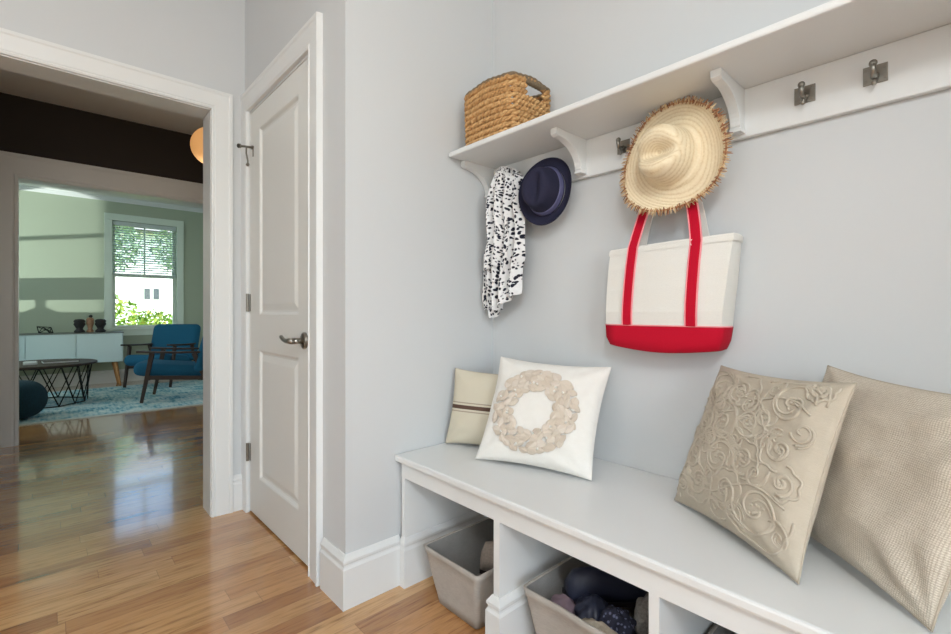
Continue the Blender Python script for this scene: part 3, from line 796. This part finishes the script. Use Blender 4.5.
def swave(x, y, z, r, a):
    k = max(0, (r-.094)/.07)
    z += k*(.014*math.sin(2*a+.4)+.008*math.sin(3*a+1.2)); s = 1+k*(.03*math.sin(2*a+.9)+.035*math.cos(3*a+.6)); return x*s, y*s, z
rowsC = hat_mesh(CR, 72, (1, 1.08), sdent); obj('crown', shell(rowsC, .0025), 'straw', sh, smooth=True)
rowsB = hat_mesh(BRM, 72, (1, 1.04), None, swave)
# inner edge meets the crown ellipse
obj('brim', shell(rowsB, .0025, False), 'straw', sh, smooth=True)
rnd = random.Random(2); bm = B(); edge = rowsB[-1]
for k in range(320):
    f = k/320*72; i = int(f) % 72; p = edge[i].lerp(edge[(i+1) % 72], f-int(f)); rad = V((p.x, p.y, 0)).normalized(); tang = V((-rad.y, rad.x, 0))
    L = rnd.uniform(.007, .017); base = p-rad*rnd.uniform(.003, .012)+V((0, 0, rnd.uniform(.001, .004))); tip = p+rad*L+tang*rnd.uniform(-.007, .007)+V((0, 0, rnd.uniform(-.004, .006)))
    tube(bm, [base, base.lerp(tip, .5)+V((0, 0, .001)), tip], lambda i: .0016 if i < 2 else .0008, 4)
obj('fringe', bm, 'fringe', sh, smooth=False)
bm = B(); ed = rowsB[-2]; tube(bm, [p+V((0, 0, .0025)) for p in ed], .0022, 6, closed=True); obj('edge_braid', bm, 'fringe', sh, smooth=True)
orient(sh, (-.08, -1, .05)); sh.scale = (.97, .97, .97)
# navy trilby
fh = thing('trilby_hat', 'navy felt trilby hat with slate ribbon hanging beside the scarf', 'hat', (-1.147, 1.426, 1.497))
CR = smoothprof([(.002, .098), (.03, .099), (.052, .096), (.066, .082), (.075, .045), (.082, .012), (.086, .002)])
BRM = smoothprof([(.086, .002), (.098, .000), (.112, .004), (.121, .012)], 5)
def fdent(x, y, z, r):
    if z > .02:
        k = min(1, (z-.02)/.06)
        z -= .026*math.exp(-(x/.02)**2-((y+.01)/.06)**2)*k
        z -= .014*k*max(0, y/.08)**2*0 
    return z
def fw(x, y, z, r, a):
    k = max(0, (r-.086)/.035); z += k*(.010*abs(math.cos(a))**2-.012*max(0, math.sin(a))); return x, y, z
rc = hat_mesh(CR, 64, (.92, 1.10), fdent)
for row, (r, z) in zip(rc, CR):   # front pinch
    for p in row:
        if z > .03 and p.y > 0: p.x *= 1-.35*(p.y/.09)**2*min(1, (z-.03)/.05)
obj('crown', shell(rc, .002), 'navy', fh, smooth=True)
obj('brim', shell(hat_mesh(BRM, 64, (.95, 1.09), None, fw), .002, False), 'navy', fh, smooth=True)
rb = []
for q in range(5):
    zz = .006+.024*q/4; rr = .0848-.0072*(q/4)
    rb.append([V((.92*(rr+.0022)*math.cos(2*PI*k/64), 1.10*(rr+.0022)*math.sin(2*PI*k/64), zz)) for k in range(64)])
bm = shell(rb[::-1], .0008, False); obj('ribbon', bm, 'ribbon', fh, smooth=True)
orient(fh, (.16, -1, .04), (.10, 0, 1))

# ------------------------------------------------------------------ scarf
def scarf():
    t = thing('scarf', 'white and black speckled scarf hanging from the leftmost hook', 'scarf', (-1.345, 1.46, 1.6))
    # (z, left x, right x)
    out = [(1.628, -1.375, -1.318), (1.612, -1.400, -1.295), (1.575, -1.422, -1.262), (1.50, -1.440, -1.250), (1.42, -1.448, -1.246), (1.34, -1.460, -1.236), (1.26, -1.478, -1.242), (1.20, -1.482, -1.262), (1.14, -1.480, -1.272), (1.08, -1.478, -1.276), (1.05, -1.476, -1.286)]
    def lr(z):
        for (za, a, b), (zb, c, d) in zip(out, out[1:]):
            if zb <= z <= za: q = (za-z)/(za-zb); q = q*q*(3-2*q); return a+(c-a)*q, b+(d-b)*q
        return out[-1][1:]
    def panel(name, s0, s1, zt, zb, dy, seed, folds, amp):
        bm = B(); uvl = bm.loops.layers.uv.new('UVMap'); NU, NV = 40, 60; uvm = {}
        for face in (0, 1):
            G = []
            for j in range(NV+1):
                q = j/NV; row = []
                for i in range(NU+1):
                    s = i/NU; zbb = zb+.018*math.sin(s*7+seed)+(.045*s**5 if s1 > .9 else 0); z = zt+(zbb-zt)*q
                    L, R = lr(max(1.05, min(1.628, z))); ss = s0+(s1-s0)*s
                    x = L+(R-L)*ss+.008*math.sin(q*5+seed)*(q)
                    pinch = .35+.65*min(1, q*3.5)
                    ph = s*folds*2*PI+seed+1.4*fbm((s*1.5, q*2.5, seed), 1)
                    y = 1.448-dy-amp*pinch*(.5+.5*math.sin(ph))-.022*math.sin(PI*s)*(1 if q > .0 else 1)-.012*fbm((s*3, q*6, seed), 1.2)
                    y = min(y, 1.462)
                    if q < .06: y += (.06-q)*.2
                    v = bm.verts.new((x, min(y+face*.003, 1.4685), z)); uvm[v] = (s*.45*abs(s1-s0)*1.6+seed, q*.62); row.append(v)
                G.append(row)
            for j in range(NV):
                for i in range(NU):
                    f = bm.faces.new((G[j][i], G[j+1][i], G[j+1][i+1], G[j][i+1]))
                    for lp in f.loops: lp[uvl].uv = uvm[lp.vert]
        o = obj(name, bm, 'scarf', t, smooth=True); rel(o, t)
    panel('back_fold', -.02, .50, 1.60, 1.022, 0, 1.0, 2.4, .040)
    panel('front_fold', .26, 1.0, 1.628, 1.056, .025, 2.3, 3.2, .050)
    panel('top_loop', .10, .74, 1.634, 1.21, .045, 4.1, 2.6, .040)
scarf()

# ------------------------------------------------------------------ tote bag
def tote():
    t = thing('tote_bag', 'cream canvas tote bag with red straps and base hanging from the rail', 'bag', (-.66, 1.45, .91))
    def ring(z, xl, xr, yf, yb, n=10, sag=0, bow=0):
        tl = .012*max(0, min(1, (z-.99)/.246))
        # closed loop: front left->right, back right->left, soft corners
        pts = []
        for i in range(n+1):
            q = i/n; pts.append((xl+(xr-xl)*q, yf-bow*math.sin(PI*q), z-sag*math.sin(PI*q)+tl*q))
        for i in range(1, 4): q = i/4; pts.append((xr+.004*math.sin(PI*q), yf+(yb-yf)*q, z+tl))
        for i in range(n+1):
            q = i/n; pts.append((xr-(xr-xl)*q, yb, z-sag*math.sin(PI*q)+tl*(1-q)))
        for i in range(1, 4): q = i/4; pts.append((xl-.004*math.sin(PI*q), yb+(yf-yb)*q, z))
        return pts
    Z = [(.986, -.858, -.494, 1.384), (1.03, -.857, -.490, 1.380), (1.10, -.856, -.482, 1.384), (1.17, -.855, -.475, 1.392), (1.236, -.854, -.469, 1.404)]
    bm = B(); rings = [ring(z, a, b, y, 1.472, bow=.010, sag=-.0) for z, a, b, y in Z]
    top = Z[-1]; rings.append(ring(top[0]+.003, top[1]+.001, top[2]-.001, top[3]+.001, 1.471, bow=.010))
    inner = [ring(z, a+.005, b-.005, y+.005, 1.467, bow=.010) for z, a, b, y in Z[::-1]]
    loft(bm, rings+inner, True, True)
    rel(obj('canvas_body', bm, 'canvas', t, smooth=False), t)
    bm = B()   # hem band round the mouth
    loft(bm, [ring(z, a-.0012, b+.0012, y-.0012, 1.4725, bow=.0102) for z, a, b, y in ((1.218, -.8555, -.4690, 1.3995), (1.235, -.855, -.468, 1.4028))]+[ring(z, a+.001, b-.001, y+.001, 1.471, bow=.0102) for z, a, b, y in ((1.236, -.854, -.469, 1.404),)], False, False)
    rel(obj('mouth_hem', bm, 'canvas', t), t)
    bm = B()   # red boot
    zz = [(.916, -.832, -.522, 1.402, .012), (.922, -.846, -.510, 1.389, .011), (.947, -.857, -.499, 1.383, .006), (.987, -.8595, -.4925, 1.3825, 0)]
    loft(bm, [ring(z, a, b, y, 1.4735, bow=.010, sag=s) for z, a, b, y, s in zz], True, False)
    rel(obj('red_base', bm, 'red', t, smooth=True), t)
    # binding between canvas and base
    bm = B(); tube(bm, [V(p) for p in ring(.988, -.8602, -.4918, 1.3816, 1.4737, bow=.0102)[:14]], .0022, 6); rel(obj('binding', bm, 'pink', t, smooth=True), t)
    def yfront(z, x):
        for (z0, a0, b0, y0), (z1, a1, b1, y1) in zip(Z, Z[1:]):
            if z0 <= z <= z1:
                q = (z-z0)/(z1-z0); y = y0+(y1-y0)*q; return y-.010*math.sin(PI*max(0, min(1, (x+.857)/.375)))
        return Z[-1][3]-.010*math.sin(PI*max(0, min(1, (x+.857)/.375)))
    HK = V((-.655, 1.436, 1.575))
    def ribbon(bm, P, w, th, side):
        rings = []
        for i, p in enumerate(P):
            tdir = frame_at(P, i); s = V(side(i) if callable(side) else side); s = (s-tdir*s.dot(tdir)).normalized(); nn = tdir.cross(s)
            rings.append([p+s*w/2+nn*th/2, p-s*w/2+nn*th/2, p-s*w/2-nn*th/2, p+s*w/2-nn*th/2])
        loft(bm, rings)
    def strappts(xb, xt, front):
        P = []
        if front:
            for q in range(9): z = .988+(1.238-.988)*q/8; x = xb+(xt-xb)*q/8; P.append(V((x, yfront(z, x)-.0035, z)))
        else:
            P += [V((xt, 1.463, 1.20)), V((xt, 1.462, 1.238))]
        a = P[-1]; n = 14
        top = HK+V((0, -.004 if front else .012, .006)); ctrl = V((xt*.74+HK.x*.26, 1.432 if front else 1.458, 1.40))
        for q in range(1, n+1): s = q/n; P.append(a*(1-s)**2+ctrl*2*s*(1-s)+top*s*s)
        return P
    for nm, front, L, Rr, m in (('front_strap', True, (-.776, -.766), (-.574, -.567), 'red'), ('back_strap', False, (0, -.775), (0, -.570), 'canvas')):
        h = None
        bm = B(); be = B()
        for xb, xt in (L, Rr):
            P = strappts(xb, xt, front)
            tw = lambda i, n=len(P): (1, 0, 0)
            ribbon(bm, P, .030 if front else .034, .003, tw)
            if front:
                for e in (-1, 1): ribbon(be, [p+V((e*.0162, -.0006, 0)) for p in P], .004, .0038, tw)
                p = P[8]; box(be, p.x-.0145, p.x+.0145, p.y-.0025, p.y-.001, p.z-.022, p.z-.018)
        h = rel(obj(nm, bm, m, t), t)
        if front: e = obj('strap_edging', be, 'pink', h); 
        else: be.free()
tote()

# ------------------------------------------------------------------ living room furniture
# window
win = bpy.data.objects.new('window_1', None); C.objects.link(win); win['kind'] = 'structure'; win.location = (LX, (WY0+WY1)/2, WZ0)
bm = B()
box(bm, LX, LX+.022, WY0-.092, WY0, WZ0, WZ1+.0); box(bm, LX, LX+.022, WY1, WY1+.092, WZ0, WZ1); box(bm, LX, LX+.024, WY0-.092, WY1+.092, WZ1, WZ1+.1)
rel(obj('window_casing', bm, 'sash', win, bevel=.004), win)
bm = B(); box(bm, LX-.1, LX+.05, WY0-.11, WY1+.11, WZ0-.03, WZ0); box(bm, LX, LX+.018, WY0-.09, WY1+.09, WZ0-.11, WZ0-.03); rel(obj('window_sill', bm, 'sash', win, bevel=.004), win)
MR = 1.575
for nm, z0, z1, x in (('lower_sash', WZ0, MR+.02, LX-.06), ('upper_sash', MR-.02, WZ1, LX-.095)):
    bm = B(); s = .042
    box(bm, x-.03, x, WY0, WY0+s, z0, z1); box(bm, x-.03, x, WY1-s, WY1, z0, z1); box(bm, x-.03, x, WY0+s, WY1-s, z0, z0+s); box(bm, x-.03, x, WY0+s, WY1-s, z1-s, z1)
    if nm == 'upper_sash': box(bm, x-.025, x-.005, (WY0+WY1)/2-.01, (WY0+WY1)/2+.01, z0+s, z1-s)
    fo = rel(obj(nm, bm, 'sash', win), win)
    bm = B(); box(bm, x-.017, x-.013, WY0+s-.002, WY1-s+.002, z0+s-.002, z1-s+.002); obj('glass_pane', bm, 'glass', fo)
bl = thing('venetian_blind', 'white venetian blind half lowered over the far window', 'blind', (LX-.03, (WY0+WY1)/2, WZ1-.02))
bm = B(); box(bm, -.028, .028, -(WY1-WY0)/2+.006, (WY1-WY0)/2-.006, -.045, .015); obj('headrail', bm, 'slat', bl)
bm = B(); n = 19
for k in range(n):
    z = -.075-.036*k
    vs = [bm.verts.new(p) for y in (-(WY1-WY0)/2+.01, (WY1-WY0)/2-.01) for p in ((-.022, y, z+.009), (.0, y, z+.003), (.022, y, z-.011), (.022, y, z-.009), (.0, y, z+.005), (-.022, y, z+.011))]
    for i in range(6): bm.faces.new((vs[i], vs[(i+1) % 6], vs[6+(i+1) % 6], vs[6+i]))
    bm.faces.new(vs[:6]); bm.faces.new(vs[6:][::-1])
obj('slats', bm, 'slat', bl)
bm = B(); zb = -.075-.036*n; box(bm, -.024, .024, -(WY1-WY0)/2+.01, (WY1-WY0)/2-.01, zb-.012, zb+.012); obj('bottom_rail', bm, 'slat', bl)
bm = B()
for y in (-.28, 0, .28): tube(bm, [(0, y, 0), (0, y, zb)], .0022, 6)
obj('ladder_cords', bm, 'slat', bl)

# sideboard
sb = thing('sideboard', 'low white sideboard on splayed oak legs under the window wall', 'sideboard', (-8.37, -.25, 0))
bm = B(); box(bm, -.175, .19, -1.0, 1.03, .335, .735); rel(obj('body', bm, 'sideboard_white', sb, bevel=.006), sb).location = (0, 0, 0)
bm = B(); box(bm, -.18, .197, -1.005, 1.036, .735, .748); obj('countertop', bm, plain('grey_top', srgb(120, 126, 120), .5), sb)
for y0, y1 in ((-.98, -.47), (-.465, .035), (.040, .522), (.527, 1.02)):
    bm = B(); box(bm, .19, .205, y0+.002, y1-.002, .345, .728); obj('door', bm, 'sideboard_white', sb, bevel=.003)
for x, sx in ((-.12, -1), (.14, 1)):
    for y, sy in ((-.93, -1), (.945, 1)):
        bm = B(); cyl(bm, (x, y, .335), (x+sx*.03, y+sy*.055, 0), .026, .014, 14); obj('leg', bm, 'oak_leg', sb, smooth=False)
# lamp standing on the hidden end of the sideboard (its shadow shows on the wall)
tl = thing('table_lamp', 'table lamp with grey tapered shade on the left end of the sideboard', 'lamp', (-8.385, -.90, .749))
bm = B(); lathe(bm, [(.07, 0), (.07, .015), (.03, .03), (.055, .12), (.06, .2), (.03, .3), (.012, .34), (.012, .44)], 24); obj('lamp_base', bm, 'black_felt', tl, smooth=True)
bm = B(); n = 32
R0 = [[V((r*math.cos(2*PI*k/n), r*math.sin(2*PI*k/n), z)) for k in range(n)] for r, z in ((.235, .43), (.155, .67), (.152, .67), (.232, .43))]; loft(bm, R0+[R0[0]], False, False); obj('lamp_shade', bm, 'shade', tl, smooth=True)
# ornaments
bm = B(); P = [(-.075, -.06, .004), (.07, .05, .004), (.075, -.02, .085), (-.06, .06, .075), (-.01, -.075, .09), (.0, .08, .004)]
for a in range(6):
    for b in range(a+1, 6):
        if (a, b) not in ((0, 5), (2, 3), (1, 4)): tube(bm, [P[a], P[b]], .005, 6)
o = obj('wire_sculpture', bm, 'black_metal'); o.location = (-8.36, -.03, .749); tag(o, 'black wire geometric ornament on the left of the sideboard', 'ornament')
def carved(y, w, h, mat, label, name='carved_figure'):
    t = thing(name, label, 'ornament', (-8.36, y, .749))
    bm = B(); lathe(bm, [(w*.9, 0), (w, .02), (w*.55, .05), (w*.8, h*.45), (w*1.05, h*.6), (w*.9, h*.75), (w*1.08, h*.85), (w*.75, h*.97), (w*.2, h)], 18); obj('body', bm, mat, t, smooth=True)
    return t
carved(.318, .062, .185, 'black_felt', 'squat black carved ornament left of the tan figure')
carved(.542, .062, .185, 'black_felt', 'squat black carved ornament right of the tan figure, by the window')
t = carved(.43, .042, .205, 'carved', 'tall tan carved ornament between two black ones'); bm = B(); sphere(bm, (0, .005, .222), .022, 7); obj('finial', bm, 'black_felt', t, smooth=True)

# rug
rg = thing('rug', 'faded blue patterned rug under the chairs and coffee table', 'rug', (-6.95, .55, 0))
def rugquad(bm, ins, z0, z1):
    c = [(-5.945+ins*-1, -1.55+ins), (-5.80-ins, 2.35-ins), (-8.02+ins, 2.35-ins), (-8.12+ins, -1.55+ins)]
    loft(bm, [[V((x, y, z)) for x, y in c] for z in (z0, z1)])
bm = B(); rugquad(bm, 0, .001, .009); rel(obj('border', bm, 'rug_edge', rg), rg)
bm = B(); rugquad(bm, .07, .002, .0115); rel(obj('field', bm, 'rug', rg), rg)

# armchairs
def armchair(label):
    t = thing('armchair', label, 'armchair', (0, 0, 0), 0, 'teal armchairs on the rug')
    W = .30
    def cushion(w, d, h, rr=.05):
        bm = B(); rows = []
        for q in range(9):
            a = -PI/2+PI*q/8; ins = rr*(1-math.cos(a)); rows.append([V((x, y, h/2*math.sin(a))) for x, y in rrect(w-2*ins, d-2*ins, .06, 5)])
        loft(bm, rows); return bm
    bm = cushion(.54, .70, .15); bmesh.ops.rotate(bm, verts=bm.verts, cent=(0, 0, 0), matrix=Matrix.Rotation(-.10, 3, 'X')); bmesh.ops.translate(bm, verts=bm.verts, vec=(0, -.09, .345)); obj('seat_cushion', bm, 'teal', t, smooth=True)
    bm = cushion(.66, .54, .13); bmesh.ops.rotate(bm, verts=bm.verts, cent=(0, 0, 0), matrix=Matrix.Rotation(PI/2-.26, 3, 'X')); bmesh.ops.translate(bm, verts=bm.verts, vec=(0, .27, .575)); obj('back_cushion', bm, 'teal', t, smooth=True)
    for s in (-1, 1):
        x = s*W
        bm = B(); bar(bm, (x, -.345, .006), (x, -.245, .555), .026, .030, .032, .05); obj('leg', bm, 'walnut', t, bevel=.004)
        bm = B(); bar(bm, (x, .36, .006), (x, .16, .545), .026, .030, .032, .05); obj('leg', bm, 'walnut', t, bevel=.004)
        bm = B(); loft(bm, [[V((x+s*dx+a*w, y, z+b*.011)) for a, b in ((-1, -1), (1, -1), (1, 1), (-1, 1))] for y, w, z, dx in ((-.39, .022, .577, 0), (-.34, .034, .575, 0), (-.2, .034, .566, 0), (.02, .026, .556, 0), (.22, .02, .555, 0), (.30, .018, .56, 0))]); obj('armrest', bm, 'walnut', t, bevel=.004)
        bm = B(); bar(bm, (x, -.30, .285), (x, .255, .255), .024, .045); obj('side_rail', bm, 'walnut', t)
    bm = B(); bar(bm, (-W, -.28, .275), (W, -.28, .275), .03, .045, side=(0, 1, 0)); bar(bm, (-W, .24, .25), (W, .24, .25), .03, .045, side=(0, 1, 0)); bar(bm, (-W, .30, .5), (W, .30, .5), .02, .04, side=(0, 1, 0)); obj('cross_rails', bm, 'walnut', t)
    return t
a1 = armchair('nearer teal armchair with walnut arms seen from the side')
# legs: near side at local x=-W or +W ; facing local -y
f1 = V((-.327, -.945)); 
def place(o, near_front, facing, near_sign):
    ang = math.atan2(facing[1], facing[0])+PI/2; o.rotation_euler = (0, 0, ang)
    R = Matrix.Rotation(ang, 2); off = R @ V((near_sign*.30, -.345)); o.location = (near_front[0]-off.x, near_front[1]-off.y, .0117)
place(a1, (-6.33, .765), f1, 1)
a2 = copy_tree(a1); a2['label'] = 'farther teal armchair turned towards the camera below the window'
place(a2, (-7.78, .755), (.76, -.65), -1)
for o in (a1, a2): pass
# coffee table
ct = thing('coffee_table', 'round dark-topped coffee table with black wire base', 'table', (-7.06, -.07, .0117))
TC = ct.location
bm = B(); lathe(bm, [(.485, .428), (.50, .432), (.50, .450), (.49, .455)], 48); obj('tabletop', bm, 'walnut', ct)
bm = B(); n = 8
for k in range(n):
    a0, a1_ = 2*PI*k/n, 2*PI*(k+1.0)/n
    b = lambda a, r, z: (r*math.cos(a), r*math.sin(a), z)
    am = (a0+a1_)/2
    tube(bm, [b(a0, .45, .428), b(am, .40, .12) if False else b(am, .41, .008)], .006, 6); tube(bm, [b(a1_, .45, .428), b(am, .41, .008)], .006, 6)
    tube(bm, [b(am, .41, .008), b(am+2*PI/n, .41, .008)], .006, 6); tube(bm, [b(a0, .45, .424), b(a1_, .45, .424)], .006, 6)
    tube(bm, [b(am, .45, .428), b(a0, .41, .008)], .005, 6); tube(bm, [b(am, .45, .428), b(a1_, .41, .008)], .005, 6)
obj('wire_base', bm, 'black_metal', ct)
bk = thing('book', 'dark flat book lying on the coffee table', 'book', (-6.98, .10, .4668), .1)
bm = B(); box(bm, -.11, .11, -.15, .15, 0, .004); box(bm, -.11, .11, -.15, .15, .022, .026); box(bm, -.11, -.106, -.15, .15, 0, .026); obj('cover', bm, 'book', bk)
bm = B(); box(bm, -.106, .105, -.145, .145, .004, .022); obj('pages', bm, 'paper', bk)
bm = B(); loft(bm, [[V((x, y, z)) for x, y in rrect(w, w*1.3, .012)] for w, z in ((.075, 0), (.085, .006), (.085, .03), (.07, .036))]); o = obj('paper_box', bm, 'paper', smooth=False); o.location = (-6.86, -.14, .4668); tag(o, 'small white box beside the book on the coffee table', 'box')
# pouf
pf = B(); rings = []; n = 64
for q in range(17):
    a = -PI/2*.93+PI*.93*q/16; r = .27*max(.05, math.cos(a))**.55; z = .185+.18*math.sin(a)/math.sin(PI/2*.93)
    rings.append([V((r*(1+.025*math.cos(k*PI))*math.cos(2*PI*k/n), r*(1+.025*math.cos(k*PI))*math.sin(2*PI*k/n), z-.185)) for k in range(n)])
loft(pf, rings); o = obj('pouf', pf, 'pouf', smooth=True); o.location = (-6.20, -.275, .197); tag(o, 'dark teal ribbed round pouf at the left of the far doorway', 'pouf')
# pendant globe in the hall
gl = thing('pendant_lamp', 'glowing round globe pendant lamp in the dark hallway', 'lamp', (-3.9, .905, CZ))
bm = B(); sphere(bm, (0, 0, -.435), .142, 18); obj('globe', bm, 'globe', gl, smooth=True)
bm = B(); tube(bm, [(0, 0, 0), (0, 0, -.30)], .004, 8); obj('cord', bm, 'cord', gl)
bm = B(); lathe(bm, [(.055, 0), (.055, -.02), (.02, -.03)], 24); obj('canopy', bm, 'cord', gl)
bm = B(); lathe(bm, [(.03, -.33), (.03, -.27), (.012, -.26)], 20); obj('socket', bm, 'cord', gl)

# ------------------------------------------------------------------ outdoors behind the far window
bm = B(); box(bm, -60, -8.76, -30, 40, -.3, -.2); struct('ground', bm, 'lawn')
hs = thing('house', 'white house across the yard seen through the window', 'house', (-24, 4, -.2))
bm = B(); box(bm, -8, 0, -7, 8, 0, 4.6); obj('wall', bm, 'house', hs)
bm = B(); vs = [V((-8.5, -7.5, 4.6)), V((.6, -7.5, 4.6)), V((.6, 8.5, 4.6)), V((-8.5, 8.5, 4.6)), V((-4, -7.5, 7.2)), V((-4, 8.5, 7.2))]
vv = [bm.verts.new(p) for p in vs]
for f in ((0, 1, 4), (2, 3, 5), (1, 2, 5, 4), (3, 0, 4, 5), (0, 3, 2, 1)): bm.faces.new([vv[i] for i in f])
obj('roof', bm, 'roof', hs)
for y in (-.90, -.58):
    bm = B(); box(bm, 0, .04, y-.13, y+.13, 1.74, 2.26); f = obj('window', bm, 'house', hs)
    bm = B(); box(bm, .035, .05, y-.10, y+.10, 1.77, 2.23); obj('pane', bm, 'house_glass', f)
def foliage(bm, c, rx, ry, rz, n, s, rnd):
    c = V(c)
    for _ in range(n):
        while True:
            d = V((rnd.uniform(-1, 1), rnd.uniform(-1, 1), rnd.uniform(-1, 1)))
            if d.length < 1: break
        p = c+V((d.x*rx, d.y*ry, d.z*rz)); u = V((rnd.gauss(0, 1), rnd.gauss(0, 1), rnd.gauss(0, 1))).normalized(); w = u.orthogonal().normalized(); q = s*rnd.uniform(.6, 1.3)
        bm.faces.new([bm.verts.new(p+u*q), bm.verts.new(p+w*q*.5), bm.verts.new(p-u*q), bm.verts.new(p-w*q*.5)])
rnd = random.Random(7)
SH = [((-13.2, 1.0), .62, 1.65, 'leaf', 'bushy shrub at the left below the far window'), ((-13.9, 2.0), .50, 1.15, 'leaf', 'low yellow-green shrub in the middle of the window view'),
      ((-12.6, 2.65), .62, 1.5, 'leaf', 'shrub at the right edge of the window view'), ((-16.5, 2.2), .85, 1.25, 'leaf', 'wide shrub standing behind the middle one in front of the white house')]
for (x, y), r, h, m, lab in SH:
    t = thing('shrub', lab, 'shrub', (x, y, -.2), 0, 'shrubs in the yard')
    bm = B(); foliage(bm, (0, 0, h*.55), r, r, h*.5, 560, .075, rnd); obj('foliage', bm, m, t)
    bm = B()
    for k in range(4): tube(bm, [(.05*k-.1, 0, 0), (.12*k-.2, .06*(k-1.5), h*.6)], .015, 6)
    obj('stems', bm, 'bark', t)
for (x, y), h, r, lab in (((-19.5, .95), 4.9, 1.5, 'leafy tree in the yard behind the left of the blind'), ((-19.8, 4.15), 5.0, 1.6, 'leafy tree in the yard behind the right of the blind')):
    t = thing('tree', lab, 'tree', (x, y, -.2), 0, 'trees in the yard')
    bm = B(); foliage(bm, (0, 0, h*.72), r, r, h*.24, 1500, .10, rnd); obj('crown', bm, 'leaf_dark', t)
    bm = B(); tube(bm, [(0, 0, 0), (.06, .03, h*.4), (.0, 0, h*.75)], lambda i: [.13, .1, .05][i], 10); obj('trunk', bm, 'bark', t)

# ------------------------------------------------------------------ light
w = bpy.data.worlds.new('World'); sc.world = w; w.use_nodes = True
bg = w.node_tree.nodes['Background']; sky = w.node_tree.nodes.new('ShaderNodeTexSky'); sky.sky_type = 'NISHITA'; sky.sun_disc = False; sky.sun_elevation = math.radians(42); sky.sun_rotation = math.radians(60)
w.node_tree.links.new(sky.outputs[0], bg.inputs[0]); bg.inputs[1].default_value = .6
def light(name, typ, loc, target, energy, col=(1, 1, 1), **k):
    d = bpy.data.lights.new(name, typ); d.energy = energy; d.color = col
    for a, b in k.items(): setattr(d, a, b)
    o = bpy.data.objects.new(name, d); C.objects.link(o); o.location = loc
    o.rotation_euler = (V(target)-V(loc)).to_track_quat('-Z', 'Y').to_euler(); return o
light('sun', 'SUN', (0, 0, 20), (-5, -7, 9), 13, (1, .96, .9), angle=.02)
# entry door glazing and the foyer ceiling lamp
light('entry_daylight', 'AREA', (2.18, -.6, 1.45), (-1, .2, 1.6), 30, (.94, .98, 1), shape='RECTANGLE', size=1.3, size_y=2.0)
light('front_window_daylight', 'AREA', (-.5, -2.28, 1.6), (-.6, 1, 1.7), 9, (.96, .985, 1), shape='RECTANGLE', size=1.7, size_y=1.7)
light('foyer_ceiling_lamp', 'POINT', (.75, -.9, 2.38), (.1, -.55, 0), 66, (.93, .975, 1), shadow_soft_size=.16)
# fill added to lift the living room, placed at unseen, assumed side windows
light('living_fill_left', 'AREA', (-6.6, -1.95, 1.5), (-6.9, 2, .6), 40, (.80, .96, 1), shape='RECTANGLE', size=1.4, size_y=1.5)
light('living_fill_right', 'AREA', (-6.4, 2.9, 1.6), (-7.0, 0, .6), 12, (.86, .97, 1), shape='RECTANGLE', size=1.6, size_y=1.5)
# sun glinting off something low outside, thrown up through the side window onto the wall
light('outdoor_glint', 'SPOT', (-7.06, -6, 1.06), (-8.3, -1, 1.7), 3600, (.92, 1, .93), spot_size=1.0, spot_blend=.1, shadow_soft_size=.03)
light('hall_bulb', 'POINT', (-3.9, .905, 2.05), (-3.9, .9, 0), 2.6, (1, .82, .64), shadow_soft_size=.1)
light('hall_fill', 'AREA', (-2.80, .2, 2.35), (-5, .2, 2.1), 1.5, (1, .92, .80), shape='RECTANGLE', size=.8, size_y=.2)  # added fill towards the far casing, no fixture known here

# ------------------------------------------------------------------ camera
cd = bpy.data.cameras.new('camera'); cam = bpy.data.objects.new('camera', cd); C.objects.link(cam); sc.camera = cam
th = math.atan((475.5-48)/466)
cam.location = (0, 0, 1.03); cam.rotation_euler = (PI/2, 0, PI/2-th)
cd.sensor_fit = 'HORIZONTAL'; cd.sensor_width = 36; cd.lens = 36*466/951; cd.shift_y = -5/951; cd.clip_start = .02; cd.clip_end = 200
sc.view_settings.view_transform = 'Standard'; sc.view_settings.look = 'None'; sc.view_settings.exposure = .2; sc.view_settings.gamma = 1; sc.view_settings.use_curve_mapping = False
